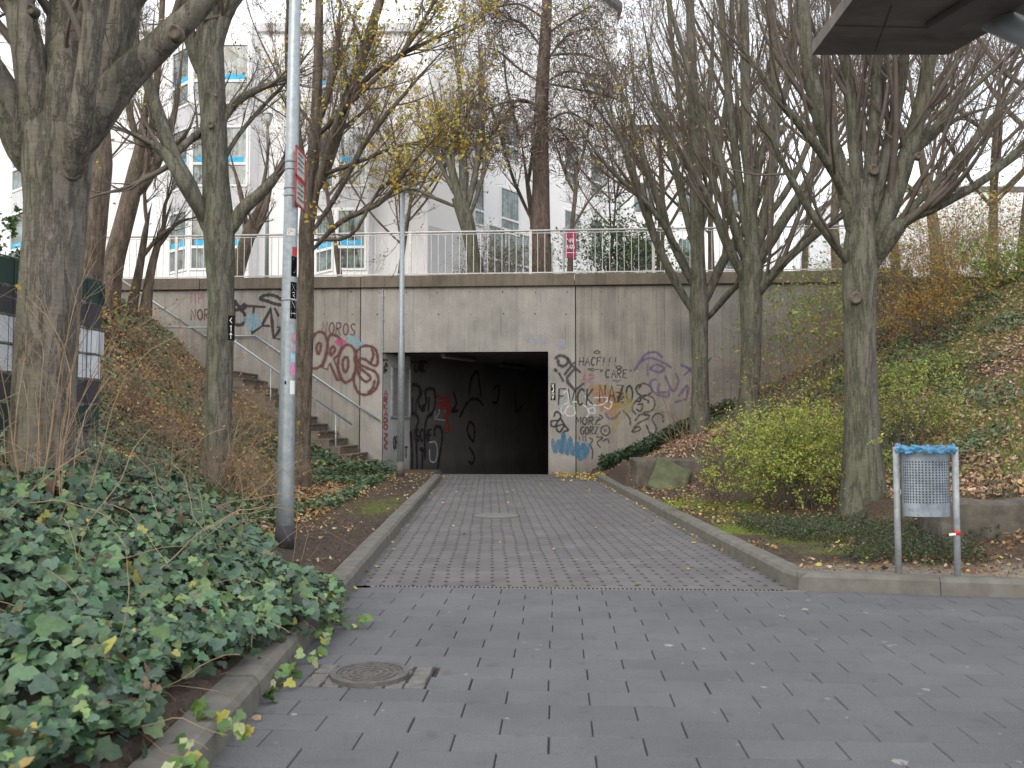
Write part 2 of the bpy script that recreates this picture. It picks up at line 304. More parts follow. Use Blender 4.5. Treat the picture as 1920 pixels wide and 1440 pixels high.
# ------------------------------------------------------------------ terrain
def vnoise(x,y,s,seed=0):
    def h(i,j):
        n=np.sin(i*127.1+j*311.7+seed*74.7)*43758.5453; return n-np.floor(n)
    x=x*s;y=y*s; i=np.floor(x);j=np.floor(y);fx=x-i;fy=y-j; fx=fx*fx*(3-2*fx);fy=fy*fy*(3-2*fy)
    return (h(i,j)*(1-fx)+h(i+1,j)*fx)*(1-fy)+(h(i,j+1)*(1-fx)+h(i+1,j+1)*fx)*fy
def fbm(x,y,s,seed=0): return vnoise(x,y,s,seed)*.5+vnoise(x,y,s*2.1,seed+1)*.3+vnoise(x,y,s*4.3,seed+2)*.2
def splus(x,k=.25): return np.log1p(np.exp(np.clip(x/k,-30,30)))*k
def smin(a,b,k=.4): return -k*np.log(np.exp(-a/k)+np.exp(-b/k))
def hgt(X,Y):
    X=np.asarray(X,float);Y=np.asarray(Y,float)
    d=(XL(Y)-.19)-X; x0=np.interp(Y,[2,5.5,8,12,19.5],[-.1,.05,.8,2.15,2.1]); sl_=np.interp(Y,[2,5.5,8,12,19.5],[.22,.27,.38,.5,.66])
    n=(fbm(X,Y,.9)-.5)*.16
    
    zl=.11+sl_*splus(d-x0)+n*np.clip(d/1.2,0,1)
    zl=zl+.5*np.clip((-X-6.6)/1.2,0,1)*np.clip((Y-13)/4,0,1)
    X0=np.interp(Y,[7,10,12,15,21],[4.2,4.5,3.8,2.9,2.3]); s2=np.interp(Y,[7,10,12,15,21],[.35,.45,.52,.6,.50])
    zr=.11+s2*splus(X-X0)+n*np.clip((X-2.4)/1.2,0,1)
    # soil held back by the stone blocks
    zr=zr+.38*np.clip(1-(Y-17)/2.5,0,1)*np.clip((Y-15.4)/.3,0,1)*np.clip((X-1.95)/.25,0,1)*np.clip(1-(X-3.6)/2,0,1)
    zr=zr+.32*np.clip((Y-7.75)/.3,0,1)*np.clip((X-3.95)/.25,0,1)*np.clip(1-(Y-9)/3,0,1)
    z=np.where(X<.4,zl,zr); z=smin(z,np.full_like(z,4.85),.25)
    plaza=((X>=.4)&(Y<YF(X)+.12))
    corr=(X>XL(Y)-.12)&(X<XR(Y)+.12)
    z=np.where(plaza|corr,-.07,z)
    wy=21.4-math.tan(WA)*X
    # stair strip and space behind the wall
    st=.12+.687*np.clip(-X-3.15,0,3.5)+.687*np.clip(-X-7.95,0,9)
    z=np.where((Y>wy-1.75)&(X<-2.9)&(Y<wy+.5)&(X>-11.2),np.minimum(st-.45,4.3),z)
    z=np.where((Y>wy+.15)&(X>-11.2)&(X<8.6),-1.6,z)
    z=np.where(Y>wy+6,3.0,z); z=np.where((Y>wy)&(Y<60)&(X>-6)&(X<22),-1.6,z)
    return z
def axis(a,b,step,far):
    mid=np.arange(a,b+1e-6,step); out=[]; x=step
    q=a
    L=[]; x=step
    while q>-far: x*=1.35; q-=x; L.append(q)
    R=[]; q=mid[-1]; x=step
    while q<far: x*=1.35; q+=x; R.append(q)
    return np.array(L[::-1]+list(mid)+R)
gx=axis(-12,12,.1,400); gy=axis(0,23,.1,400)
XX,YY=np.meshgrid(gx,gy); ZZ=hgt(XX,YY)
n1,n2=XX.shape; V=np.stack([XX,YY,ZZ],-1).reshape(-1,3)
idx=np.arange(n1*n2).reshape(n1,n2); Fq=np.stack([idx[:-1,:-1],idx[:-1,1:],idx[1:,1:],idx[1:,:-1]],-1).reshape(-1,4)
xf,yf=V[:,0],V[:,1]; nz=fbm(xf,yf,1.3,5); nz2=fbm(xf,yf,.6,9)
soil=np.array([.088,.068,.055]); C=np.tile(soil,(len(V),1))
def blend(C,mask,col): m=np.clip(mask,0,1)[:,None]; return C*(1-m)+np.array(col)*m
C=blend(C,((xf<-2.2)|(xf>3.2))*.6*nz2,(.13,.085,.045))
def blob(x,y,rx,ry): return np.exp(-(((xf-x)/rx)**2+((yf-y)/ry)**2)**1.5)
moss=(.145,.19,.028)
C=blend(C,1.9*(blob(2.75,9.0,.9,.7)+blob(2.6,11.5,.7,1.2)+blob(3.2,7.7,.6,.25)*.4+blob(-1.8,12,.3,1.2)*.3)*np.clip((nz-.33)*5,0,1),moss)
C=blend(C,1.3*(blob(2.8,6.62,1.3,.38)+blob(4.6,6.4,1.8,.42))*np.clip(nz*1.7,0,1),(.25,.205,.16))
C=blend(C,((xf>4.4)&(yf>7))*np.clip(.45+(nz2-.4)*3,0,.85),(.13,.12,.06))
tag(mesh('ground',V,Fq,M['ground'],col=C,smooth=True),kind='structure')
# plaza sheet + underlay below the paving
mb=MB(); mb.add([(-60,-60,-.03),(60,-60,-.03),(60,2.2,-.03),(-60,2.2,-.03)],[(0,1,2,3)])
tag(mb.build('plaza_pavement',simple('plaza_far',(.1,.1,.105),.8,0,.2,5)),kind='structure')
# upper terrace
mb=MB(); a=W(-70,4.9,-.41);b=W(70,4.9,-.41); mb.add([a,b,(400,500,4.9),(-400,500,4.9)],[(0,1,2,3)])
tag(mb.build('upper_terrace',simple('terrace_ground',(.12,.115,.085),.9,0,.4,2)),kind='structure')
# drive
mb=MB(); ys=np.linspace(6.42,20.9,30)
y_end=[wallY(XL(21.0)),wallY(XR(21.0))]
V=[];Fs=[]
for i,y in enumerate(ys): V+=[(XL(y)-.03,y,0),(XR(y)+.03,y,0)]
V=np.array(V); Fs=[(2*i,2*i+1,2*i+3,2*i+2) for i in range(len(ys)-1)]
DL=G(700,1100); DR=G(1470,1108)
V[0]=(XL(DL[1]+.05)-.03,DL[1]+.04,0); V[1]=(XR(6.4)+.03,DL[1]+.04+(DR[1]-DL[1])*1.02,0)
tag(mesh('path',V,Fs,M['drive']),kind='structure')
# apron in front of portal
uL,_=Wuz(717,700); uR,_=Wuz(1028,700); zT=Wuz(870,660)[1]; uS1,_=Wuz(676,600); uS2,_=Wuz(1079,600)
mb=MB(); mb.add([(XL(20.9)-.9,20.2,-.004),(XR(20.9)+.9,20.2,-.004),W(uR+.3,-.004,.02),W(uL-.2,-.004,.02)],[(0,1,2,3)])
tag(mb.build('apron_pavement',simple('apron_concrete',(.13,.12,.11),.85,0,.3,4)),kind='structure')
# foreground pavers as real blocks
def pavers():
    o=np.array([XL(6.4),DL[1]-.02,0]); slope=(DR[1]-DL[1])/(DR[0]-DL[0]); ex=np.array([1,slope,0]); ex/=np.linalg.norm(ex); ey=np.array([-ex[1],ex[0],0])
    Lx,Ly=.376,.19; Vs=[];Fs=[];Cs=[];n=0
    for r in range(0,27):
        off=(r%2)*.5*Lx+RS.uniform(-.012,.012)
        for c in range(-3,28):
            x0=c*Lx+off+.0 ; y1=-r*Ly; y0=y1-Ly
            g=.0017; gl=g+ (RS.rand()<.2)*RS.uniform(0,.0045); 
            a0,a1,b0,b1=x0+gl,x0+Lx-g,y0+.0015+RS.rand()*.0015,y1-.0015
            ctr=o+ex*(a0+a1)/2+ey*(b0+b1)/2
            if abs((b0+b1)/2-MHL[1])<.19:
                m0,m1=MHL[0]-.305,MHL[0]+.305
                if a1>m0 and a0<m1:
                    if a0<m0-.02: a1=m0
                    elif a1>m1+.02: a0=m1
                    else: continue
            if ctr[0]<XL(ctr[1])-.2 or ctr[1]<-.2: continue
            h=RS.uniform(-.0012,.0012); tx,ty=RS.uniform(-.0012,.0012,2); bv=.003
            pts=[]
            for (z,bb) in ((-.04,0),(-.006,0),(0,bv)):
                for (u_,v_) in ((a0+bb,b0+bb),(a1-bb,b0+bb),(a1-bb,b1-bb),(a0+bb,b1-bb)):
                    p=o+ex*u_+ey*v_; 
                    s_=(0 if z<0 and z<-.03 else 1)
                    p=p+np.array([0,0,z+s_*(h+tx*(u_-x0)/Lx+ty*(v_-y0)/Ly)]); pts.append(p)
            # clip to left kerb
            for p in pts: p[0]=max(p[0],XL(p[1])-.02)
            Vs+=pts
            for k in range(2):
                for q in range(4): Fs.append((n+k*4+q,n+k*4+(q+1)%4,n+k*4+4+(q+1)%4,n+k*4+4+q))
            Fs.append((n+8,n+9,n+10,n+11)); n+=12
            tone=RS.uniform(.94,1.06); cc=np.array([.110,.111,.118])*tone; Cs+= [cc]*12
    return np.array(Vs),Fs,np.array(Cs)
MHC=G(697,1263)
_sl=(DR[1]-DL[1])/(DR[0]-DL[0]); _ex=np.array([1,_sl,0]); _ex/=np.linalg.norm(_ex); _ey=np.array([-_ex[1],_ex[0],0]); _o=np.array([XL(6.4),DL[1]-.02,0])
MHL=[float(np.dot(MHC-_o,_ex)),round(float(np.dot(MHC-_o,_ey))/.19)*.19]
MHC=_o+_ex*MHL[0]+_ey*MHL[1]
V,Fs,C=pavers()
tag(mesh('block_pavement',V,Fs,M['paver'],col=C),kind='structure')
mb=MB(); mb.add([(-1.35,-1,-.014),(12,-1,-.014),(12,6.6,-.014),(-1.35,6.6,-.014)],[(0,1,2,3)])
tag(mb.build('pavement_bed',simple('joint_sand',(.038,.035,.032),.95,0,.4,30)),kind='structure')
# drain channel
e=empty('drain_channel',G(1085,1104),'narrow slotted metal drain channel across the mouth of the paved path','drain')
mb=MB(); d=DR-DL; d/=np.linalg.norm(d); nn=np.array([-d[1],d[0],0]); s0=DL+d*.0; Ltot=np.linalg.norm(DR-DL)
def obox(mb,c,dx,hx,dy,hy,z0,z1):
    P4=[c-dx*hx-dy*hy,c+dx*hx-dy*hy,c+dx*hx+dy*hy,c-dx*hx+dy*hy]; return mb.hexa([p+np.array([0,0,z0]) for p in P4]+[p+np.array([0,0,z1]) for p in P4])
obox(mb,(DL+DR)/2+d*.07,d,Ltot/2+.09,nn,.028,-.03,.003); mb.build('grate_frame',simple('grate_steel',(.2,.19,.18),.6,.3,.2,20),e)
mb=MB(); x=.02
while x<Ltot: obox(mb,DL+d*x,d,.0085,nn,.016,.0,.0045); x+=.032
mb.build('grate_slots',M['hole'],e)
# manhole
def disc(mb,c,r0,r1,z0,z1,n=40,rx=1):
    a=np.arange(n)*2*PI/n; V=[]; 
    for r,z in ((r0,z0),(r0,z1),(r1,z1),(r1,z0)):
        V+=[(c[0]+r*math.cos(t),c[1]+r*math.sin(t),c[2]+z) for t in a]
    Fs=[(k*n+j,k*n+(j+1)%n,((k+1)%4)*n+(j+1)%n,((k+1)%4)*n+j) for k in range(4) for j in range(n)]; mb.add(V,Fs)
slope=(DR[1]-DL[1])/(DR[0]-DL[0]); ex=np.array([1,slope,0]); ex/=np.linalg.norm(ex); ey=np.array([-ex[1],ex[0],0])
e=empty('manhole_cover',MHC,'round ribbed iron manhole cover in a square of cracked mortar at the left kerb','manhole cover')
mb=MB(); obox(mb,MHC.copy(),ex,.302,ey,.188,-.03,-.005); mb.build('mortar_bed',simple('mortar_bed',(.05,.045,.04),.95,0,.4,30),e)
mb=MB()
for i in range(6):
    for j in range(5):
        cx=-.30+.1*i+.05; cy=-.188+.0752*j+.0376
        if (cx/.195)**2+(cy/.15)**2<.8: continue
        hx=.046+RS.uniform(-.006,.003); hy=.034+RS.uniform(-.004,.002); a=RS.uniform(-.12,.12); dx=ex*math.cos(a)+ey*math.sin(a); dy=-ex*math.sin(a)+ey*math.cos(a)
        obox(mb,MHC+ex*cx+ey*cy,dx,hx,dy,hy,-.02,.002+RS.uniform(-.002,.004))
bevel(mb.build('sett_stones',simple('sett_stone',(.135,.13,.125),.85,0,.35,18),e),.006)
mb=MB(); c=MHC
disc(mb,c,.165,.195,-.01,.022); disc(mb,c,.001,.165,-.01,.012)
for r in (.05,.085,.12,.15): disc(mb,c,r,r+.012,.011,.017)
for k in range(12):
    a=k*PI/6; dx=np.array([math.cos(a),math.sin(a),0]); dy=np.array([-dx[1],dx[0],0]); obox(mb,c+dx*.1,dx,.06,dy,.003,.011,.0175)
mb.build('iron_lid',simple('cast_iron',(.12,.112,.108),.65,.3,.3,30,.4,.2),e)
c2=G(930,967); e=empty('access_cover',c2,'plain round cover set flush in the dotted path before the tunnel','manhole cover')
mb=MB(); disc(mb,c2,.001,.31,-.01,.005); mb.build('lid',simple('cover_concrete',(.155,.15,.142),.8,0,.15,12),e)
mb=MB(); disc(mb,c2,.315,.325,-.01,.004); mb.build('rim',M['dark'],e)
# ------------------------------------------------------------------ kerbs
def kerb(name,pts,side,wd=.17,h=.125,seg=1.0,z0=-.05):
    """pts: polyline of the road-side foot; side=+1 body lies to the left of travel"""
    pts=[np.array(p,float) for p in pts]; mb=MB()
    for i in range(len(pts)-1):
        a,b=pts[i],pts[i+1]; L=np.linalg.norm(b-a); n=max(1,int(round(L/seg))); t=(b-a)/L; nrm=np.array([-t[1],t[0],0])*side
        for k in range(n):
            p=a+t*(L*k/n+.003); q=a+t*(L*(k+1)/n-.003); dz=RS.uniform(-.004,.004); lat=RS.uniform(-.004,.004)
            prof=[(0+lat,z0),(.012+lat,h-.03+dz),(.035+lat,h-.004+dz),(.05+lat,h+dz),(wd+lat,h+dz),(wd+lat,z0)]
            V=[p+nrm*o+np.array([0,0,z]) for o,z in prof]+[q+nrm*o+np.array([0,0,z]) for o,z in prof]; m=len(prof)
            Fs=[(j,(j+1)%m,m+(j+1)%m,m+j) for j in range(m)]+[tuple(range(m))[::-1],tuple(range(m,2*m))]
            mb.add(V,Fs)
    return tag(mb.build(name,M['kerb']),kind='structure')
kerb('kerb_left',[(XL(y),y,0) for y in (1.0,5.8,10,15,19.4)],1,seg=1.0)
kerb('kerb_left_end',[(XL(19.4),19.4,0),(-3.2,20.9,0)],1,seg=.9,h=.10)
cr=(XR(6.6),YF(XR(6.6))+.02,0)
kerb('kerb_right',[(XR(19.6),19.6,0),(XR(15),15,0),(XR(10),10,0),(XR(6.75),6.75,0),(XR(6.5)+.05,YF(2.15)+.03,0)],1,seg=1.0)
kerb('kerb_front',[(XR(6.5)+.055,YF(2.15)+.03,0),(9,YF(9),0),(20,YF(20),0)],1,seg=1.0)
# ------------------------------------------------------------------ retaining wall + tunnel
e_w=empty('retaining_wall',W(0,0,0),'long graffiti covered concrete retaining wall with the underpass opening','wall')
ZC=Wuz(985,537)[1]; ZCT=Wuz(985,515)[1]
mb=MB(); mb.wbox(-12.5,uS1-.012,0,-.4,-.3,ZC); bevel(mb.build('wall_panel',M['conc_left'],e_w),.012,1)
mb=MB(); mb.wbox(uS1+.012,uL,0,-.4,-.3,ZC); mb.wbox(uL,uR,0,-.4,zT,ZC); mb.wbox(uR,uS2-.012,0,-.4,-.3,ZC); mb.build('wall_panel',M['conc_mid'],e_w)
mb=MB(); mb.wbox(uS2+.012,9.6,0,-.4,-.3,ZC); bevel(mb.build('wall_panel',M['conc_right'],e_w),.012,1)
mb=MB(); mb.wbox(uS1-.012,uS1+.012,-.03,-.38,-.3,ZC-.01); mb.wbox(uS2-.012,uS2+.012,-.03,-.38,-.3,ZC-.01); mb.build('joint',M['hole'],e_w)
mb=MB()
cb=[-12.5]+[uS1+.1-4*k for k in (2,1)][0:2]+[uS1+.1,uS2-.75*0-.28,9.8]
cb=[-12.5,uS1-4.2,uS1+.02,Wuz(1077,520)[0],Wuz(1077,520)[0]+4.2,9.8]
for i in range(5): mb.wbox(cb[i]+.006,cb[i+1]-.006,.09,-.5,ZC+.002,ZCT+RS.uniform(-.004,.004))
bevel(mb.build('coping',M['coping'],e_w),.012,1)
# tie holes
mb=MB()
def wdisc(mb,u,z,r,off=.004,n=10):
    V=[W(u+r*math.cos(a),z+r*math.sin(a),off) for a in np.arange(n)*2*PI/n]; mb.add(V,[tuple(range(n))[::-1]])
for px in (605,661,709,760,822,881,943,1003,1062,1128,1190): 
    for py in (548,589): wdisc(mb,*Wuz(px+RS.uniform(-3,3),py+RS.uniform(-1,1)),RS.uniform(.014,.022))
mb.build('tie_holes',simple('rusty_tie_hole',(.07,.055,.045),.9,0,.4,30),e_w)
# tunnel
TDv=np.array([math.sin(math.radians(30.5)),math.cos(math.radians(30.5)),0]); TN=np.array([TDv[1],-TDv[0],0])  # TN: to the right
TL0=W(uL,0,0); TR0=W(uR,0,0)
e_t=empty('tunnel',W((uL+uR)/2,0,-.5),'dark pedestrian underpass with graffiti on its walls','tunnel')
def tfl(s): return -.055*s
LT=16
def tw(s,z,off=0.0): return TL0+TDv*s+TN*off+np.array([0,0,z])
def twr(s,z,off=0.0): return TR0+TDv*s-TN*off+np.array([0,0,z])
mb=MB(); mb.add([tw(0,-.1,0),tw(LT,tfl(LT)-.1,0),tw(LT,zT+.0,0),tw(0,zT,0),tw(0,-.1,-.3),tw(LT,tfl(LT)-.1,-.3),tw(LT,zT,-.3),tw(0,zT,-.3)],[(0,1,2,3),(7,6,5,4)])
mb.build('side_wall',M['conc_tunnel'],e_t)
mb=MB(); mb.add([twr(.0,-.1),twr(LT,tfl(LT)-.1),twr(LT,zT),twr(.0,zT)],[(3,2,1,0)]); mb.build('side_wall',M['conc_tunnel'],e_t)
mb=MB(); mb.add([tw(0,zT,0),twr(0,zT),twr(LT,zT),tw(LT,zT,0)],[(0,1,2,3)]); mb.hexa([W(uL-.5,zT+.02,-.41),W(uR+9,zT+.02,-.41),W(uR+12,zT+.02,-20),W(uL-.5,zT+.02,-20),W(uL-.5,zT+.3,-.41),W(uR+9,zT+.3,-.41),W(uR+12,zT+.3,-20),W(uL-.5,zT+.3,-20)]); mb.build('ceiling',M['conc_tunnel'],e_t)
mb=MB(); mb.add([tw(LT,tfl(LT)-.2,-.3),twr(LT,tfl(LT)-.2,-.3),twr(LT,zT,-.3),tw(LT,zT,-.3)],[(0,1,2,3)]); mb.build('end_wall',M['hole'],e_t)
mb=MB(); mb.add([tw(-.02,-.001,-.1),twr(-.02,-.001,0),twr(LT,tfl(LT),0),tw(LT,tfl(LT),-.1)],[(0,1,2,3)]); tag(mb.build('tunnel_floor_pavement',simple('tunnel_floor',(.11,.105,.1),.85,0,.2,5)),kind='structure')
def Tsz(px,py,off=0.0):
    p=plane_hit(px,py,TL0+TN*off,TN); return float(np.dot(p-TL0,TDv)),float(p[2])
# left wall at the portal: daylight put into a lighter concrete colour
s1=Tsz(768,760)[0]
mb=MB(); mb.add([tw(.02,0,.012),tw(s1,tfl(s1),.012),tw(s1,zT-.02,.012),tw(.02,zT-.02,.012)],[(0,1,2,3)]); mb.build('daylit_panel',M['conc_portal'],e_t)
sa,za=Tsz(734,686,.03); sb,zb=Tsz(769,784,.03)
fr=MB()
for (q0,q1,z0,z1) in ((sa,sa+.06,zb,za),(sb-.06,sb,zb,za),(sa,sb,za-.05,za),(sa,sb,zb,zb+.05)):
    fr.hexa([tw(q0,z0,.0),tw(q1,z0,.0),tw(q1,z0,.06),tw(q0,z0,.06),tw(q0,z1,.0),tw(q1,z1,.0),tw(q1,z1,.06),tw(q0,z1,.06)])
eb=empty('notice_board',tw(sa,zb),'scrawled metal framed notice board just inside the left of the underpass','notice board'); fr.build('frame',M['galv_mat'],eb)
mb=MB(); mb.add([tw(sa+.05,zb+.04,.03),tw(sb-.05,zb+.04,.03),tw(sb-.05,za-.04,.03),tw(sa+.05,za-.04,.03)],[(0,1,2,3)]); mb.build('board_panel',simple('board_panel',(.22,.2,.21),.5,0,.2,8),eb)
# fluorescent fittings, off
for (pa,pb) in (((830,667),(877,675)),((938,684),(976,692))):
    ra=plane_hit(*pa,np.array([0,0,zT-.08]),np.array([0,0,1.])); rb=plane_hit(*pb,np.array([0,0,zT-.08]),np.array([0,0,1.]))
    c=(ra+rb)/2; c=ra; L=1.5
    fe=empty('ceiling_light',ra,'unlit tube light on the tunnel ceiling, '+('the nearer one' if pa[0]<900 else 'the farther one'),'light','tube lights in the tunnel')
    mb=MB(); obox(mb,ra+TDv*L/2,TDv,L/2,TN,.06,-.02,.08); mb.build('housing',M['dark'],fe)
    mb=MB(); obox(mb,ra+TDv*L/2,TDv,L/2-.05,TN,.045,-.06,-.022); mb.build('diffuser',simple('dusty_diffuser',(.16,.16,.155),.6,0,.2,6),fe)
# ------------------------------------------------------------------ strokes (writing)
FONT={'A':[[(0,1),(.3,0),(.6,1)],[(.12,.62),(.5,.62)]],'B':[[(0,0),(0,1)],'s',[(0,0),(.4,.05),(.45,.3),(0,.48),(.5,.6),(.48,.92),(0,1)]],
'C':['s',[(.55,.15),(.35,0),(.08,.2),(.02,.6),(.2,.98),(.5,.88)]],'D':[[(0,0),(0,1)],'s',[(0,0),(.45,.2),(.5,.7),(0,1)]],'E':[[(.5,0),(0,0),(0,1),(.5,1)],[(0,.5),(.4,.5)]],
'F':[[(.02,1),(0,0),(.55,0)],[(0,.45),(.4,.45)]],'G':['s',[(.55,.15),(.3,0),(.05,.3),(.05,.7),(.3,1),(.55,.8),(.52,.55)],[(.3,.55),(.55,.55)]],'H':[[(0,0),(0,1)],[(.5,0),(.5,1)],[(-.1,.5),(.6,.48)]],
'I':[[(.2,0),(.2,1)]],'J':['s',[(.4,0),(.4,.7),(.25,1),(0,.85)]],'K':[[(0,0),(0,1)],[(.5,0),(0,.55),(.55,1)]],'L':[[(0,0),(0,1),(.5,1)]],'M':[[(0,1),(.05,0),(.3,.6),(.55,0),(.6,1)]],
'N':[[(0,1),(.02,0),(.5,1),(.52,0)]],'O':['s',[(.3,0),(.05,.2),(0,.6),(.25,1),(.52,.75),(.52,.3),(.3,0)]],'P':[[(0,0),(0,1)],'s',[(0,0),(.45,.05),(.45,.4),(0,.5)]],
'R':[[(0,1),(0,0)],'s',[(0,0),(.45,.05),(.45,.4),(0,.5)],[(.1,.5),(.55,1.05)]],'S':['s',[(.5,.12),(.3,0),(.05,.2),(.2,.45),(.48,.65),(.4,.95),(.0,.9)]],'T':[[(0,0),(.6,0)],[(.3,0),(.28,1)]],
'U':['s',[(0,0),(.03,.8),(.27,1),(.5,.8),(.5,0)]],'V':[[(0,0),(.27,1),(.55,0)]],'X':[[(0,0),(.5,1)],[(.5,0),(0,1)]],'Z':[[(0,0),(.5,0),(0,1),(.55,1)]],'Y':[[(0,0),(.25,.5),(.5,0)],[(.25,.5),(.25,1)]],
'1':[[(.1,.2),(.3,0),(.3,1)]],'3':['s',[(.05,.05),(.35,0),(.42,.25),(.15,.48),(.45,.65),(.35,.98),(0,.95)]],'!':[[(.15,0),(.1,.65)],[(.08,.9),(.07,1)]],'"':[[(.1,0),(.08,.22)],[(.3,0),(.28,.22)]],
'<':[[(.45,0),(.05,.45),(.5,.85)]],'^':[[(.25,1),(.25,0)],[(0,.35),(.25,0),(.5,.35)]],' ':[]}
def text_strokes(t,x,y,w,h,slant=0,vertical=False,rot=0):
    out=[]; n=len(t)
    for i,ch in enumerate(t):
        gl=FONT.get(ch,[]); sm=False
        for g in gl:
            if g=='s': sm=True; continue
            pts=np.array(g,float); 
            if vertical: q=np.stack([x+pts[:,0]/.6*w,y+(i+pts[:,1]*.8)*h/n],1)
            else:
                q=np.stack([x+(i+pts[:,0]*1.25)*w/n+slant*(1-pts[:,1])*h,y+pts[:,1]*h],1)
            q=q+RS.uniform(-.03,.03,q.shape)*min(h,w)*(.4 if n<3 else .25)
            if rot:
                d=q-np.array([x,y]); q=np.array([x,y])+np.stack([d[:,0]*math.cos(rot)-d[:,1]*math.sin(rot),d[:,0]*math.sin(rot)+d[:,1]*math.cos(rot)],1)
            out.append((q,sm)); sm=False
    return out
LAY=[0]
def strokes(name,lst,width,mat,parent,surf,base=.004,label=None):
    """lst: [(pts,smooth)], surf(px,py,off)->world"""
    V=[];Fs=[];n=0
    if name=='graffiti' and width<.07: width*=1.3
    for q,sm in lst:
        q=np.asarray(q,float); 
        if sm and len(q)>2: q=smooth_path(q,len(q)*5)
        LAY[0]+=1; off=base+(LAY[0]%40)*2e-4
        wp=np.array([surf(a,b,off) for a,b in q])
        # tangent in surface
        nrm=np.cross(surf(q[0][0]+20,q[0][1],off)-surf(q[0][0],q[0][1],off),surf(q[0][0],q[0][1]+20,off)-surf(q[0][0],q[0][1],off)); nrm/=np.linalg.norm(nrm)
        t=np.gradient(wp,axis=0); t/=np.linalg.norm(t,axis=1)[:,None]+1e-9; s=np.cross(t,nrm)
        wv=width/2*(1+.18*np.sin(np.arange(len(q))*1.7+LAY[0])); wv[0]*=.7; wv[-1]*=.7
        wp=wp-nrm*(np.arange(len(q))*2e-5)[:,None]*np.sign(np.dot(nrm,wp[0]-np.array([0,0,HC])))
        a=wp-s*wv[:,None]; b=wp+s*wv[:,None]; m=len(q)
        # round-ish ends
        e0=wp[0]-t[0]*wv[0]*.8; e1=wp[-1]+t[-1]*wv[-1]*.8
        V+=list(a)+list(b)+[e0,e1]
        for i in range(m-1): Fs.append((n+i,n+i+1,n+m+i+1,n+m+i))
        Fs.append((n,n+m,n+2*m)); Fs.append((n+m-1,n+2*m+1,n+2*m-1)); n+=2*m+2
    if name=='graffiti' and .02<width<.085:
        V0=np.array(V); V1=[];F1=list(Fs);n1_=len(V0); k=0; mi=[0]*len(Fs)
        for q,sm in lst:
            m=len(smooth_path(q,len(q)*5)) if (sm and len(q)>2) else len(q)
            a=V0[k:k+m]; b=V0[k+m:k+2*m]; c_=(a+b)/2; nrm2=c_-np.array([0,0,HC]); sh=.0012*nrm2/np.linalg.norm(nrm2,axis=1)[:,None]
            V1+=list(c_+(a-c_)*1.8+sh)+list(c_+(b-c_)*1.8+sh); base_=n1_+len(V1)-2*m
            for i in range(m-1): F1.append((base_+i,base_+i+1,base_+m+i+1,base_+m+i)); mi.append(1)
            k+=2*m+2
        o=mesh(name,np.vstack([V0,np.array(V1)]),F1,mat,parent); o.data.materials.append(halo_mat(mat)); o.data.polygons.foreach_set('material_index',np.array(mi,dtype=np.int32))
    else: o=mesh(name,np.array(V),Fs,mat,parent)
    if label: o['label']=label
    return o
HM={}
def halo_mat(m):
    if m.name not in HM: HM[m.name]=paint(m.name+'_mist',tuple(m.node_tree.nodes['Principled BSDF'].inputs['Base Color'].default_value)[:3],.13)
    return HM[m.name]
def Wsurf(px,py,off): return plane_hit(px,py,W0+WN*off,WN)
def Tsurf(px,py,off): return plane_hit(px,py,TL0+TN*(off+.012),TN)
def zt(ox,oy,k): return lambda pts: np.array(pts,float)/k+np.array([ox,oy])
z1=zt(560,540,4.0); z2=zt(980,600,4.8); z3=zt(420,540,4.8); z4=zt(700,640,5.333)
def g(name,lst,wd,ink,label=None,surf=Wsurf,par=None): return strokes('graffiti',lst,wd,INK[ink],par or e_w,surf,label=label)
g('',[(z1(p),True) for p in ([(100,600),(82,540),(90,420),(130,340),(185,335),(215,400),(210,480),(185,560),(140,600),(90,602)],[(150,408),(133,440),(138,480),(150,495),(163,460),(165,420),(148,408)],[(120,340),(95,400),(85,480)],
 [(215,400),(240,352),(300,370),(322,430),(300,500),(262,530)],[(240,450),(262,438),(272,470),(238,505),(240,448)],[(350,712),(310,670),(295,580),(310,490),(350,430),(400,438),(432,510),(427,600),(400,680),(345,715)],[(350,515),(330,550),(335,610),(352,630),(370,590),(368,530),(348,515)],
 [(545,575),(586,580),(592,520),(575,460),(520,433),(460,445),(425,500),(428,570),(490,625),(540,672),(505,702),(455,660),(440,610),(415,660),(417,720),(450,785),(510,800),(570,765),(597,700),(580,635),(515,600),(455,570),(460,530),(505,540),(545,575)],[(548,455),(560,500),(540,565)],[(570,690),(555,750),(520,785)])]
 +[(z1(p),False) for p in ([(262,530),(330,695),(290,692),(232,562),(218,612),(175,596),(212,480),(222,380)],)],.05,'brown','large brown bubble lettering reading OROS')
g('',text_strokes('NOROS',605,603,66,22,-.0,rot=.07),.022,'brown','small brown handwritten NOROS')
g('',[(z1([(270,410),(300,385),(290,425),(330,390),(320,430),(352,395)]),True)],.05,'pink'); g('',[(z1([(365,370),(420,360),(380,400),(450,390),(410,430),(480,410),(430,450)]),True)],.09,'lblue')
g('',[(z3(p),True) for p in ([(90,200),(150,195),(188,250),(165,325),(95,330)],[(320,100),(350,70),(420,62),(480,80),(518,110)],[(320,100),(400,120),(450,140),(520,155)],[(95,110),(120,150),(150,175)],[(175,140),(195,165),(170,190),(165,150)])]
 +[(z3(p),False) for p in ([(92,110),(92,330)],[(195,160),(370,170)],[(268,175),(250,412)],[(250,410),(340,335),(425,180),(432,300),(445,455)],[(335,335),(410,342)],[(455,180),(490,250)],[(480,350),(512,358),(450,450),(515,462)])],.085,'black','large black painted lettering beside the stairs')
g('',[(z3([(160,290),(300,240),(200,330),(320,280),(220,370),(330,330)]),True)],.12,'lblue')
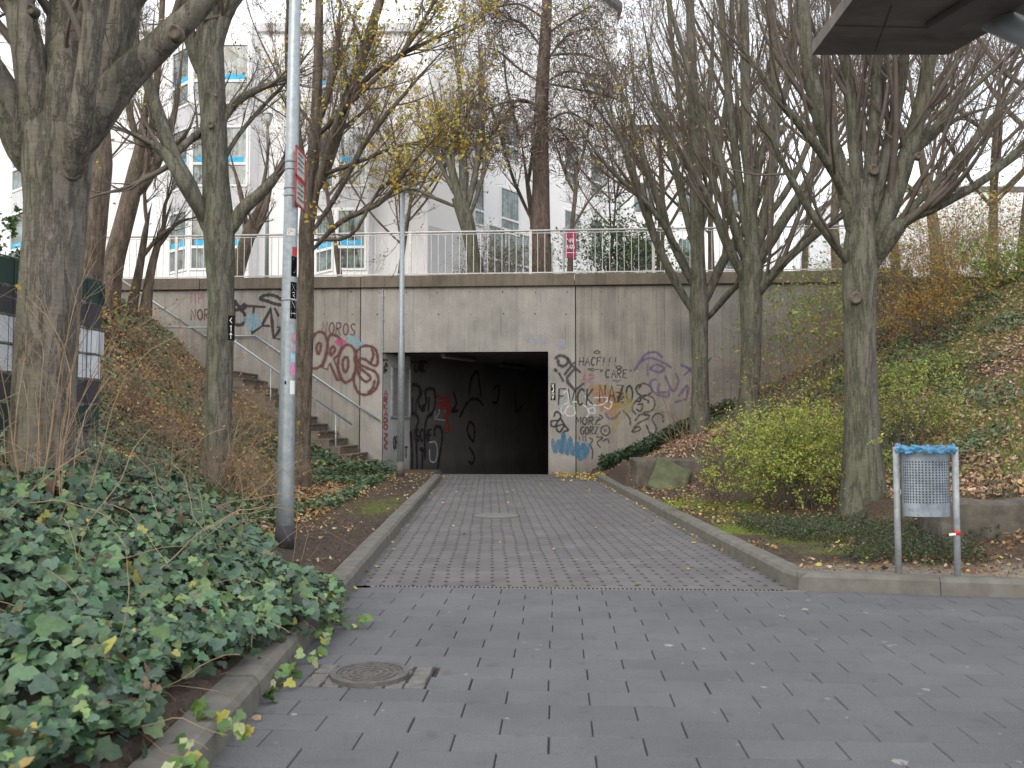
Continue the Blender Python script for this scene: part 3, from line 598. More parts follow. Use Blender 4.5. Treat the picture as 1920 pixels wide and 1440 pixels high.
g('',text_strokes('TIP',355,549,26,20),.02,'pink'); g('',text_strokes('NOR',358,580,38,20),.028,'brown')
# right-hand group
g('',[(z2(p),True) for p in ([(600,620),(700,600),(640,680),(780,640),(660,740),(830,700),(700,790),(860,760)],[(780,660),(870,680),(800,790),(900,760)],[(800,780),(770,840),(840,860),(800,880)])],.14,'orange'); g('',[(z2(p),True) for p in ([(680,600),(860,640),(960,720),(850,820),(820,1000)],[(820,760),(980,740),(900,860),(830,930)])],.16,'yellow')
g('',[(z2(p),True) for p in ([(365,660),(400,640),(410,740),(350,770),(360,850),(440,740),(540,760),(600,830),(560,890)],[(440,770),(390,800),(400,860),(470,850),(460,780)],[(560,680),(600,760),(720,760),(760,700),(640,700)],[(590,800),(640,790),(650,835),(600,835),(580,800)],[(740,730),(800,740),(780,800),(730,780)])],.022,'whitep'); g('',[(z2([(320,760),(330,700),(380,690),(330,800)]),True)],.03,'lblue')
g('',[(z2(p),True) for p in ([(1000,460),(1060,370),(1120,300),(1200,290),(1260,340)],[(1060,370),(1150,340),(1260,380),(1340,430)],[(1140,440),(1230,470),(1270,430),(1200,400),(1140,440)],[(1200,530),(1150,560),(1170,640),(1250,680),(1310,690),(1315,620)],[(1380,480),(1400,560),(1350,640),(1280,500)],[(1400,690),(1480,590),(1470,700),(1370,740)],[(1120,400),(1125,500)],[(1420,400),(1500,440),(1540,500)],[(1230,570),(1220,640),(1300,650)],[(1450,500),(1530,420)],[(1660,380),(1700,340)])],.038,'purple','purple spray tag right of the underpass')
g('',[(z2([(740,830),(770,880),(830,880),(880,820)]),True)],.03,'purple')
g('',[(z2(p),True) for p in ([(290,350),(330,320),(390,335),(405,380),(370,415),(325,400),(318,355)],[(285,440),(300,455),(290,460)])]+[(z2(p),False) for p in ([(400,335),(440,405),(475,375)],[(440,410),(375,492)],[(455,415),(522,472)],[(325,475),(367,552)],[(465,440),(400,515),(405,560),(470,632),(552,568)])],.055,'grey')
g('',text_strokes('HACF!!!',1086,670,76,15,.1),.024,'grey','black handwritten HACF with exclamation marks'); g('',text_strokes('"CARE"',1124,693,66,15,.05),.024,'grey','black handwritten CARE in quotes')
g('',[(z2(p),True) for p in ([(640,290),(665,275),(695,290),(665,302),(640,290)],[(838,428),(865,412),(892,428),(865,438),(838,428)])]+[(z2(p),False) for p in ([(585,440),(640,460),(640,435),(585,440)],[(640,448),(690,440)],[(810,545),(890,540)],[(830,558),(870,556)])],.018,'grey')
g('',text_strokes('AP',1090,702,26,16,.1),.02,'pink')
g('',text_strokes('FVCK',1047,729,70,30,.05),.032,'black'); g('',text_strokes('NAZOS',1124,722,84,32,.0),.032,'black','tall black handwritten line of letters')
g('',[(z2(p),True) for p in ([(1040,620),(1080,570),(1150,600),(1160,650),(1080,700),(1130,725),(1125,750)],[(1085,835),(1160,815),(1190,750),(1160,690),(1080,680),(1010,740),(985,800),(1020,850)],[(1030,760),(1080,760),(1060,820),(1020,800)],[(1010,910),(1060,850),(1145,865),(1080,835)],[(1265,920),(1262,860),(1210,840),(1165,890),(1200,960),(1190,1020),(1150,1025),(1110,940)],[(900,810),(960,880),(970,950)],[(985,1000),(1040,960),(1060,985),(1020,1005),(985,1000),(1040,930),(1140,880)],[(840,650),(900,660),(850,700),(910,690),(850,740)])],.028,'grey')
g('',text_strokes('MORZ',1080,782,48,14,.05),.026,'grey'); g('',text_strokes('GORZ',1088,800,36,14,.05),.026,'grey')
g('',[(z2(p),True) for p in ([(700,970),(760,950),(785,1000),(750,1040),(705,1010),(710,970)],[(600,1060),(630,1080),(610,1120),(630,1180),(625,1250)],[(660,1050),(720,1060),(670,1100),(700,1150)],[(720,1090),(760,1070),(780,1110)],[(690,850),(720,880),(660,910)])]+[(z2(p),False) for p in ([(505,1045),(512,1080)],[(540,1040),(545,1085)],[(565,1040),(570,1095)],[(735,980),(738,1005)],[(750,978),(752,1003)])],.022,'grey')
g('',[(z2(p),True) for p in ([(280,870),(300,825),(340,850),(330,900),(260,910),(270,960),(370,940),(330,1010),(300,950),(340,880)],[(340,880),(380,950),(410,990),(370,1010),(360,1100)])],.03,'black')
g('',[(z2(p),True) for p in ([(270,1070),(290,1190),(330,1080),(345,1200),(370,1020),(395,1210),(430,1060),(450,1215),(490,1100),(500,1235),(550,1110),(560,1220),(598,1115)],[(480,1180),(520,1250),(580,1190),(540,1140),(480,1170)])],.10,'blue','blue sprayed scribble low beside the opening')
g('',[(z2([(20,170),(60,150),(100,190),(180,160),(230,190)]),True),(z2([(330,250),(370,200),(340,230),(375,240)]),True)],.2,'haze')
# small black stickers with white characters
def sticker(parent,surf,x0,y0,x1,y1,chars,off=.006,name='sticker',mat=None,ink='paintw',wd=.02,vertical=True):
    V=[surf(a,b,off) for a,b in ((x0,y1),(x1,y1),(x1,y0),(x0,y0))]
    o=mesh(name,V,[(0,1,2,3)],mat or M['black'],parent)
    if vertical: st=text_strokes(chars,x0+(x1-x0)*.25,y0+(y1-y0)*.06,(x1-x0)*.5,(y1-y0)*.95,vertical=True)
    else: st=text_strokes(chars,x0+(x1-x0)*.08,y0+(y1-y0)*.2,(x1-x0)*.9,(y1-y0)*.6)
    strokes('lettering',st,wd,M[ink],o,surf,base=off+.004); return o
sticker(e_w,Wsurf,1032.5,719,1041.5,750,'XJN^',.014,wd=.022)
# tunnel tags
T=lambda lst,wd,ink,label=None: strokes('graffiti',lst,wd,INK[ink],e_t,Tsurf,base=.006,label=label)
T(text_strokes('HACF',720,672,7,30,vertical=True),.03,'black'); T(text_strokes('ARKADO',720,732,7,76,vertical=True),.035,'redp','red vertical lettering on the left jamb')
T([(z4([(110,920),(140,935),(110,980),(140,1010),(110,1050),(140,1080)]),True)],.04,'redp'); T(text_strokes('"CARC"',772,677,32,20),.045,'black')
T([(z4(p),True) for p in ([(378,520),(385,440),(440,440),(470,490),(450,600),(490,700)],[(490,690),(530,600),(520,500),(560,470),(610,490),(620,600),(600,700),(550,740)],[(380,720),(430,730),(450,800),(430,900),(440,1300)],[(520,1180),(515,900),(540,760),(590,730)],[(370,900),(390,1100),(385,1290)],[(610,950),(620,860),(670,860),(690,940),(670,1100),(640,1290)],[(490,1290),(490,1090),(470,1080),(510,1090)],[(390,560),(395,700)],[(430,580),(425,700)],[(490,640),(510,670),(495,690),(485,660)],[(490,490),(470,560)],[(560,560),(550,700)])],.06,'black','tall black outlined figures inside the tunnel')
T(text_strokes('NSCHE',772,805,40,22),.05,'black'); T([(z4([(615,580),(720,600),(715,790),(615,775),(615,580)]),False),(z4([(640,620),(660,700),(630,760)]),True),(z4([(560,1010),(620,1010),(640,1100),(620,1200),(570,1190),(560,1080)]),True)],.03,'whitep')
T([(z4([(620,560),(780,600),(640,640),(780,680),(720,740),(760,860),(720,900)]),True),(z4([(200,420),(240,520),(200,500),(240,620)]),True),(z4([(315,420),(330,640)]),True)],.14,'redp')
T([(z4(p),True) for p in ([(960,520),(980,380),(1040,300),(1060,420),(1080,560)],[(800,500),(830,620),(790,700),(850,690)],[(860,760),(950,600),(1040,580),(1100,640)],[(960,800),(940,900),(1000,1000),(1010,860),(970,800)],[(960,1060),(1010,1150),(990,1220),(950,1200)],[(1200,480),(1260,440),(1240,600),(1190,610)],[(1420,520),(1430,700),(1490,640)])],.09,'black')
T(text_strokes('OPSE',738,818,20,24),.03,'black'); T(text_strokes('ET',752,838,14,20),.04,'black'); T(text_strokes('RSE',737,748,22,16),.025,'black')
# conduit on wall + box
u,z_=Wuz(718,541); cd=empty('cable_conduit',W(u,z_,.02),'thin grey cable conduit running down the wall to the tunnel corner','pipe')
mb=MB(); u2,zz2=Wuz(717,662); mb.tube([W(u,z_,.03),W(u,zz2,.03)],.018,8); mb.build('pipe',M['galv_mat'],cd)
mb=MB()
for py in (556,600,652): zc=Wuz(718,py)[1]; mb.wbox(u-.035,u+.035,.05,.0,zc-.012,zc+.012)
mb.build('clamps',M['galv_mat'],cd)
mb=MB(); mb.tube(smooth_path([W(u,z_,.03),W(u+.12,z_+.12,.06),W(u+.3,z_+.35,.1),W(u+.38,z_+.62,.05)],10),.008,6); mb.build('cable',M['dark'],cd)
# ------------------------------------------------------------------ railing on coping
RZ0,RZ1=ZCT,Wuz(985,428)[1]
er=empty('bridge_railing',W(0,RZ0,-.2),'galvanised railing with thin upright bars along the top of the wall','railing')
u_a,u_b=-12.2,9.4
mb=MB(); mb.tube([W(u_a,RZ1-.02,-.2),W(u_b,RZ1-.02,-.2)],.027,10); mb.build('top_rail',M['rail'],er,True)
zb_=Wuz(985,509)[1]; mb=MB(); mb.wbox(u_a,u_b,-.18,-.22,zb_-.015,zb_+.015); mb.wbox(u_a,u_b,-.185,-.215,RZ1-.09,RZ1-.075); mb.build('bottom_rail',M['rail'],er)
up=[Wuz(p,470)[0] for p in (769,994,1229)]; sp_=(up[2]-up[0])/2; posts=[up[1]+sp_*k for k in range(-4,4) if u_a<up[1]+sp_*k<u_b]
pm=None; bm_=None; cnt=0
for p_ in posts:
    if pm is None:
        mb=MB(); mb.wbox(-.035,.035,-.175,-.225,RZ0-.01,RZ1-.04,lambda u,z,o:W(u,z,o)); pm=mb.build('post',M['rail'],er); pm.location=tuple(WD*p_)
    else: o=pm.copy(); COL.objects.link(o); o.parent=er; o.location=tuple(WD*p_)
k0=0
for a,b in zip([u_a]+posts,posts+[u_b]):
    n=int(round((b-a)/.182))
    for k in range(1,n):
        uu=a+(b-a)*k/n
        if cnt>=100: break
        if bm_ is None:
            mb=MB(); mb.wbox(-.0075,.0075,-.192,-.208,zb_+.016,RZ1-.091); bm_=mb.build('baluster',M['rail'],er); bm_.location=tuple(WD*uu)
        else: o=bm_.copy(); COL.objects.link(o); o.parent=er; o.location=tuple(WD*uu)
        cnt+=1
rest=MB(); made=cnt
# ------------------------------------------------------------------ stairs and hand rails
es=empty('staircase',W(-3.1,0,.8),'concrete staircase climbing left along the retaining wall','staircase')
mb=MB(); u=-3.15; z=.0
for i in range(14):
    z+=.18; mb.wbox(u-3.0 if i<0 else -12.2,u,1.6,.003,z-.18 if i else -.3,z-.035); mb.wbox(-12.2,u+.025,1.61,.003,z-.035,z+RS.uniform(0,.0)); u-=.262
for i in range(1): pass
u=-7.95; ztop=z
for i in range(13):
    z+=.18; mb.wbox(-12.2,u,1.6,.003,z-.18,z-.035); mb.wbox(-12.2,u+.025,1.61,.003,z-.035,z); u-=.262
mb.build('steps',M['step'],es)
eh=empty('stair_handrail',W(uL-.05,1.3,.1),'long steel handrail fixed to the wall above the stairs','handrail')
mb=MB(); pts=[]
for q in ((712,789),(480,630),(383,630),(218,518)): a,b=Wuz(*q,.09); pts.append(W(a,b,.09))
mb.tube(smooth_path([pts[0],pts[1]],5),.024,8); mb.tube([pts[1],pts[2]],.024,8); mb.tube([pts[2],pts[3]],.024,8); mb.build('rail',M['galv'],eh,True)
for (px,py) in ((690,774),(590,706),(500,644),(440,630),(330,596)):
    a,b=Wuz(px,py,.09); mb=MB(); mb.tube([W(a,b-.02,.09),W(a,b-.08,.05),W(a,b-.08,.0)],.009,6); wd_=MB(); mb.tube([W(a,b-.08,.012),W(a,b-.08,.0)],.04,10); mb.build('bracket',M['galv'],eh)
eh=empty('stair_handrail',W(-3.8,.2,1.5),'free standing steel handrail on posts along the outer side of the stairs','handrail')
mb=MB(); pts=[]
for q in ((660,796),(437,638),(398,614),(293,614),(213,557),(180,535)): a,b=Wuz(*q,1.52); pts.append(W(a,b,1.52))
mb.tube([pts[0],pts[1],pts[2]],.025,8); mb.tube([pts[2],pts[3]],.02,8); mb.tube([pts[3],pts[4],pts[5]],.025,8); mb.build('rail',M['galv'],eh,True)
for (px,y0,y1) in ((630,776,880),(508,690,800),(283,612,680),(430,636,740)):
    a,b=Wuz(px,y0,1.52); _,c=Wuz(px,y1,1.52); mb=MB(); mb.tube([W(a,b,1.52),W(a,c,1.52)],.02,8); mb.build('post',M['galv'],eh,True)
# ------------------------------------------------------------------ scatter of leaf shapes
def scatter(name,tv,tf,pos_,nrm,scale,cols,mat,parent=None,spin=None,kind=None,vary=.0):
    N=len(pos_); tv=np.asarray(tv,float); T_=len(tv)
    nrm=nrm/(np.linalg.norm(nrm,axis=1)[:,None]+1e-9); r=RS.normal(size=(N,3)); t=np.cross(nrm,r); t/=np.linalg.norm(t,axis=1)[:,None]+1e-9; b=np.cross(nrm,t)
    if spin is not None: b=spin-nrm*np.sum(spin*nrm,1)[:,None]; b/=np.linalg.norm(b,axis=1)[:,None]+1e-9; t=np.cross(b,nrm)
    sc=np.asarray(scale).reshape(-1,1,1)
    V=pos_[:,None]+sc*(tv[None,:,0:1]*t[:,None]+tv[None,:,1:2]*b[:,None]+tv[None,:,2:3]*nrm[:,None])
    Fs=(np.asarray(tf)[None]+ (np.arange(N)*T_)[:,None,None]).reshape(-1,len(tf[0]))
    C=np.repeat(cols,T_,axis=0)
    return mesh(name,V.reshape(-1,3),Fs,mat,parent,col=C)
# templates
DIA=([(0,-.5,0),(.28,-.05,.06),(0,.5,0),(-.28,-.05,.06)],[(0,1,2,3)])
LEAF=([(0,-.5,0),(.24,-.22,.05),(.27,.12,.06),(0,.55,-.04),(-.27,.12,.06),(-.24,-.22,.05)],[(0,1,2,3),(0,3,4,5)])
IVY=([(0,-.42,0),(.22,-.5,.03),(.5,-.22,.0),(.27,.02,.06),(.3,.3,.02),(0,.62,-.05),(-.3,.3,.02),(-.27,.02,.06),(-.5,-.22,0),(-.22,-.5,.03),(0,.05,.0)],[(0,1,2,10),(10,2,3,4),(10,4,5,5),(10,5,6,7),(10,7,8,9),(10,9,0,0)])
IVY=(IVY[0],[(10,0,1),(10,1,2),(10,2,3),(10,3,4),(10,4,5),(10,5,6),(10,6,7),(10,7,8),(10,8,9),(10,9,0)])
CURL=([(-.22,-.5,.12),(.22,-.45,.1),(.3,.1,.02),(.05,.55,.2),(-.28,.12,.1)],[(0,1,2,4),(4,2,3,3)])
CURL=(CURL[0],[(0,1,2),(0,2,4),(4,2,3)])
OCT=([(1,0,0),(-1,0,0),(0,1,0),(0,-1,0),(0,0,1),(0,0,-1)],[(0,2,4),(2,1,4),(1,3,4),(3,0,4),(2,0,5),(1,2,5),(3,1,5),(0,3,5)])
def pal(N,cols,wts,var=.15):
    cols=np.array(cols,float); i=RS.choice(len(cols),N,p=np.array(wts)/sum(wts)); c=cols[i]*RS.uniform(1-var,1+var,(N,1))*RS.uniform(1-var*.4,1+var*.4,(N,3)); return np.clip(c,0,1)
def terr_n(x,y):
    e=.1; hx=(hgt(x+e,y)-hgt(x-e,y))/(2*e); hy=(hgt(x,y+e)-hgt(x,y-e))/(2*e); hx=np.clip(hx,-1,1);hy=np.clip(hy,-1,1)
    n=np.stack([-hx,-hy,np.ones_like(hx)],1); return n/np.linalg.norm(n,axis=1)[:,None]
def rndv(N,s): return RS.normal(size=(N,3))*s
# ------------------------------------------------------------------ branches
def tubes(Pn,Rn,sides):
    Pn=np.asarray(Pn);N,K,_=Pn.shape
    t=np.gradient(Pn,axis=1); t/=np.linalg.norm(t,axis=2)[...,None]+1e-9
    m=Pn[:,-1]-Pn[:,0]; ref=np.where((np.abs(m[:,2])<.7*np.linalg.norm(m,axis=1))[:,None],np.array([[0,0,1.]]),np.array([[1.,0.2,0]]))[:,None]
    n1=np.cross(t,np.broadcast_to(ref,t.shape)); n1/=np.linalg.norm(n1,axis=2)[...,None]+1e-9; n2=np.cross(t,n1)
    a=np.arange(sides)*2*PI/sides
    V=Pn[:,:,None]+Rn[:,:,None,None]*(np.cos(a)[:,None]*n1[:,:,None]+np.sin(a)[:,None]*n2[:,:,None])
    base=(np.arange(N)*K*sides)[:,None,None]; i=np.arange(K-1)[None,:,None]*sides; j=np.arange(sides)[None,None,:]; j2=(j+1)%sides
    Fq=np.stack([base+i+j,base+i+j2,base+i+sides+j2,base+i+sides+j],-1).reshape(-1,4)
    return V.reshape(-1,3),Fq
def grow(Pp,Rp,n,t0,t1,L0,L1,spread,K=7,up=.25,wig=.12,rr=.55,rmin=.002,droop=0):
    """children of parent polylines"""
    N,Kp,_=Pp.shape; tt=RS.uniform(t0,t1,(N,n)); f=tt*(Kp-1); i=np.minimum(f.astype(int),Kp-2); fr=(f-i)[...,None]
    ar=np.arange(N)[:,None]; st=Pp[ar,i]*(1-fr)+Pp[ar,i+1]*fr; tan=Pp[ar,i+1]-Pp[ar,i]; tan/=np.linalg.norm(tan,axis=2)[...,None]+1e-9
    r0=(Rp[ar,i]*(1-fr[...,0])+Rp[ar,i+1]*fr[...,0])
    st=st.reshape(-1,3);tan=tan.reshape(-1,3);r0=r0.reshape(-1)
    d=tan+RS.normal(size=tan.shape)*spread; d/=np.linalg.norm(d,axis=1)[:,None]
    M_=len(st); L=RS.uniform(L0,L1,M_)*(1-.45*tt.reshape(-1)); out=np.zeros((M_,K,3)); out[:,0]=st; step=(L/(K-1))[:,None]
    for k in range(1,K):
        d=d+RS.normal(size=d.shape)*wig; d[:,2]+=up/K*2-droop/K*k*.3; d/=np.linalg.norm(d,axis=1)[:,None]; out[:,k]=out[:,k-1]+d*step
    rs=np.clip(r0*rr,rmin,None)*RS.uniform(.6,1.,M_); R=rs[:,None]*np.linspace(1,.25,K)[None]; R=np.maximum(R,rmin*.5); return out,R
def limb(pts,K=12,jit=.0):
    """pts: (px,py,depth,halfwidth px)"""
    w_=np.array([P(a,b,d) for a,b,d,h in pts]); r=np.array([h/F*d for a,b,d,h in pts])
    q=smooth_path(np.hstack([w_,r[:,None]]),K); return q[:,:3],np.maximum(q[:,3],.002)
def build_tree(name,label,cat,trunk,limbs,barkm,twigm,leafcols=None,nleaf=0,lv=((7,.25,.98,1.2,2.8,.38),(7,.15,.98,.5,1.3,.5),(5,.1,.95,.2,.55,.6)),group=None,up=.3,leafsize=.05,rootflare=1.35,trunk_noise=.06,rmin=.003,leafmat=None,wounds=()):
    tp,tr=limb(trunk,28); base=tp[0].copy(); e=empty(name,base,label,cat,group)
    def tap(p_,r_):
        v_=p_[-1]-np.array([0,0,HC]); zc_=v_[1]*cp+v_[2]*sp; py_=720-(v_[2]*cp-v_[1]*sp)/zc_*F; px_=960+v_[0]/zc_*F
        if py_>0 and 0<px_<1920:
            n_=len(r_); k_=np.ones(n_); m_=int(n_*.45); k_[-m_:]=np.linspace(1,.12,m_); return r_*k_
        return r_
    if trunk[-1][3]<11: tr=tap(tp,tr)
    tr=tr*(1+ (rootflare-1)*np.exp(-np.linspace(0,9,28)))
    sides=20; V,Fq=tubes(tp[None],tr[None],sides); V=V.reshape(28,sides,3)
    ctr=tp[:,None]; dv=V-ctr; ph=RS.uniform(0,6.28,4); a=np.arange(sides)*2*PI/sides; zz=np.linspace(0,8,28)[:,None]
    k=1+trunk_noise*(np.sin(2*a[None]+ph[0]+zz*.4)+.6*np.sin(3*a[None]+ph[1]-zz*.7)+.5*np.sin(5*a[None]+ph[2]+zz*.3)+.4*np.sin(zz*2+ph[3]+a[None]))
    V=(ctr+dv*k[...,None]).reshape(-1,3); mesh('trunk',V,Fq,barkm,e,smooth=True)
    LP=[];LR=[];K=14; Vb=[];Fb=[];n=0
    for l in limbs:
        p_,r_=limb(l,K); LP.append(p_);LR.append(tap(p_,r_))
    LP=np.array(LP);LR=np.array(LR); LR=LR*np.concatenate([[.5,.78,.93],np.ones(K-3)])[None]
    LPw=LP+np.cumsum(RS.normal(size=LP.shape)*.006,axis=1)*np.linspace(0,1,K)[None,:,None]
    V,Fq=tubes(LPw,LR,10); mesh('limbs',V,Fq,barkm,e,smooth=True)
    parents=[(LPw,LR)]; allV=[];allF=[];n=0; ends=[]
    cur=(LPw,LR)
    for li,(nn_,t0,t1,L0,L1,sprd) in enumerate(lv):
        nxt=grow(cur[0],cur[1],nn_,t0,t1,L0,L1,sprd,K=(9,7,5)[min(li,2)],up=up*(1 if li<2 else .4),wig=(.05,.08,.13)[min(li,2)],rr=(.5,.55,.6)[min(li,2)],rmin=rmin)
        V,Fq=tubes(nxt[0],nxt[1],(6,4,3)[min(li,2)]); allV.append(V); allF.append(Fq+n); n+=len(V); cur=nxt; ends.append(nxt)
    mesh('branches',np.concatenate(allV),np.concatenate(allF),twigm,e,smooth=True)
    if nleaf:
        src=ends[-1][0]; idx=RS.randint(0,len(src),nleaf); kk=RS.randint(1,src.shape[1],nleaf); ps=src[idx,kk]+rndv(nleaf,.02)
        nr=rndv(nleaf,1)*[.6,.6,.5]+np.array([0,-.4,.6]); sz=RS.uniform(.6,1.25,nleaf)*leafsize
        scatter('foliage',LEAF[0],LEAF[1],ps,nr,sz,leafcols(nleaf),leafmat or M['leaf'],e)
    for (px,py,d,r) in wounds:
        c=P(px,py,d); mb=MB(); A=np.arange(14)*2*PI/14
        rm=r/F*d; V=[]
        for rr_,yy in ((1.15,.05),(1.,-.004),(.75,-.016),(.6,.0)): V+=[c+np.array([math.cos(t)*rm*rr_,yy,math.sin(t)*rm*1.15*rr_]) for t in A]
        Fs=[(q*14+j,q*14+(j+1)%14,(q+1)*14+(j+1)%14,(q+1)*14+j) for q in range(3) for j in range(14)]+[tuple(range(42,56))]
        mb.add(V,Fs); mb.build('pruning_scar',simple('scar_wood',(.12,.10,.08),.9,0,.45,30,.2,.4),e,True)
    return e
yel=lambda n: pal(n,[(.50,.40,.06),(.42,.42,.10),(.55,.33,.05),(.30,.22,.08)],[5,3,2,1])
brn=lambda n: pal(n,[(.22,.11,.06),(.30,.17,.09),(.17,.10,.06)],[3,2,2])
D1=5.5
build_tree('hornbeam_tree','massive grey barked tree at the left edge with many thick forking limbs','tree',
 [(60,1010,D1,58),(72,900,D1,56),(84,700,D1,55),(94,520,D1,54),(102,400,D1,54),(106,300,D1,60),(112,230,D1,60),(115,170,D1,40)],
 [[(70,330,D1,40),(30,230,D1-.1,36),(-30,120,D1-.2,30),(-120,0,D1-.3,24)],[(85,300,D1,38),(68,180,D1-.15,31),(45,60,D1-.2,28),(15,-120,D1-.2,22)],[(110,300,D1,42),(118,180,D1-.1,36),(122,60,D1,30),(130,-120,D1,24)],
  [(135,330,D1-.1,34),(155,200,D1-.3,22),(175,80,D1-.35,20),(195,-100,D1-.35,16)],[(130,300,D1,40),(180,170,D1+.05,34),(225,50,D1+.1,29),(275,-110,D1+.1,24)],[(135,290,D1,44),(200,185,D1,34),(280,100,D1,27),(355,30,D1,23),(440,-60,D1,18)]],
 M['bark'],M['twig'],yel,40,lv=((4,.35,.98,.7,1.5,.4),(5,.2,.98,.3,.8,.5),(4,.1,.95,.12,.3,.6)),trunk_noise=.045,wounds=((58,18,5.12,9),(327,60,5.28,13)))
D2=12.0
build_tree('hornbeam_tree','knotted tree with two pruning scars and a small black arrow plate on it','tree',
 [(405,935,D2,28),(407,840,D2,25),(411,700,D2,25),(414,560,D2,24),(411,430,D2,29),(404,330,D2,24),(400,220,D2,23),(395,100,D2,24),(393,-60,D2,19)],
 [[(395,450,D2,14),(362,360,D2-.2,14),(325,290,D2-.3,13),(288,185,D2-.3,11),(255,90,D2-.3,9),(235,-30,D2-.3,7)],[(395,430,D2,14),(345,345,D2-.4,13),(318,300,D2-.4,11),(275,262,D2-.5,9),(188,222,D2-.6,8)],[(430,440,D2,14),(455,395,D2,13),(495,360,D2,11),(530,320,D2,9),(570,270,D2,6)],
  [(405,250,D2,8),(440,195,D2+.1,8),(500,160,D2+.2,6),(600,120,D2+.3,4)],[(325,292,D2-.3,8),(360,260,D2-.1,7),(396,232,D2,6)],[(395,120,D2,16),(420,40,D2,13),(470,-60,D2,10)],[(390,160,D2,15),(355,70,D2-.1,13),(330,-60,D2-.2,10)],[(405,330,D2+.1,5),(450,250,D2+.3,4),(540,150,D2+.4,3),(610,60,D2+.4,2)],
  [(300,210,D2-.3,7),(265,130,D2-.4,6),(215,60,D2-.4,4)]],
 M['bark_mossy'],M['twig'],yel,420,lv=((9,.3,.98,.7,1.9,.45),(6,.2,.98,.35,.9,.5),(4,.1,.95,.15,.4,.6)),wounds=((404,413,11.78,8),(402,447,11.78,9),(395,234,11.8,6)))
D3=14.5
build_tree('hornbeam_tree','slender tree directly behind the tall lamp post with a broken burl and yellow leaves','tree',
 [(560,925,D3,17),(564,800,D3,16),(569,650,D3,16),(573,520,D3,14),(574,430,D3,14),(582,340,D3,12),(590,250,D3,11),(597,100,D3,9),(600,-60,D3,7)],
 [[(580,380,D3,11),(615,300,D3,12),(645,200,D3,11),(680,100,D3,10),(720,-30,D3,8)],[(582,440,D3,6),(635,360,D3-.2,5),(690,260,D3-.4,5),(780,150,D3-.5,4),(860,60,D3-.5,3)],[(585,470,D3,6),(640,415,D3-.3,5),(720,375,D3-.6,5),(780,300,D3-.8,4),(900,170,D3-1,3)],[(585,430,D3,6),(600,330,D3-.2,6),(640,200,D3-.3,5),(700,90,D3-.3,4)],
  [(578,360,D3,6),(560,250,D3+.2,6),(540,120,D3+.3,5),(545,-20,D3+.3,4)],[(592,250,D3,7),(625,130,D3,7),(640,0,D3,6)],[(600,330,D3,5),(680,300,D3-.3,4),(760,270,D3-.5,3),(850,280,D3-.6,2)],[(590,260,D3,6),(660,190,D3-.2,5),(760,90,D3-.4,4),(820,-10,D3-.4,3)],
  [(655,180,D3,6),(720,120,D3-.2,5),(800,80,D3-.3,4),(920,20,D3-.3,3)],[(585,450,D3,4),(660,440,D3-.4,3.5),(720,350,D3-.6,3),(820,320,D3-.8,2)]],
 M['bark_brown'],M['twig'],yel,4200,lv=((9,.25,.98,.8,2.0,.42),(7,.2,.98,.4,1.0,.5),(5,.1,.95,.15,.4,.6)),leafsize=.075)
# right foreground trees
E1=10.3
build_tree('hornbeam_tree','thick trunked tree behind the litter bin with a fan of smooth limbs','tree',
 [(1617,975,E1,36),(1615,850,E1,30),(1614,700,E1,27),(1612,600,E1,28),(1611,540,E1,31),(1612,470,E1,30),(1616,400,E1,24),(1618,340,E1,16)],
 [[(1606,460,E1,22),(1590,370,E1-.1,18),(1560,280,E1-.2,17),(1532,200,E1-.3,16),(1512,90,E1-.3,14),(1503,-60,E1-.3,12)],[(1598,400,E1,10),(1560,320,E1-.3,8),(1510,250,E1-.5,8),(1450,180,E1-.7,7),(1400,110,E1-.8,6),(1310,20,E1-.9,4)],
  [(1612,420,E1,16),(1604,300,E1+.1,13),(1596,180,E1+.2,12),(1572,60,E1+.2,10),(1560,-60,E1+.2,8)],[(1622,420,E1,16),(1634,300,E1-.1,13),(1642,180,E1-.1,12),(1642,40,E1-.1,10),(1650,-80,E1,8)],[(1630,430,E1,15),(1655,320,E1-.1,12),(1680,210,E1-.2,11),(1694,120,E1-.2,10),(1697,-40,E1-.2,9)],
  [(1638,460,E1,20),(1665,400,E1-.1,18),(1695,310,E1-.2,17),(1722,215,E1-.3,15),(1742,110,E1-.3,13),(1755,-50,E1-.3,11)],[(1640,500,E1,15),(1672,440,E1-.2,18),(1700,412,E1-.3,12),(1765,385,E1-.5,9),(1845,340,E1-.6,8),(1915,280,E1-.7,7),(2020,180,E1-.8,5)],
  [(1665,440,E1,11),(1705,395,E1,8),(1780,318,E1,7),(1850,235,E1,6),(1930,150,E1,5)],[(1595,500,E1,9),(1560,450,E1-.2,8),(1510,380,E1-.3,7),(1440,250,E1-.4,5),(1390,150,E1-.4,4)],[(1690,320,E1,8),(1760,230,E1+.2,7),(1840,150,E1+.2,5),(1940,60,E1+.2,4)],[(1640,400,E1+.1,9),(1700,300,E1+.4,7),(1780,230,E1+.5,6),(1900,190,E1+.5,4)]],
 M['bark_mossy'],M['twig'],brn,160,up=.5,lv=((9,.15,.98,1.2,3.0,.30),(6,.2,.98,.5,1.4,.34),(5,.1,.95,.2,.5,.42)),wounds=((1606,558,10.10,10),(1723,292,9.75,6),(1640,318,10.1,9)))
E2=15.0
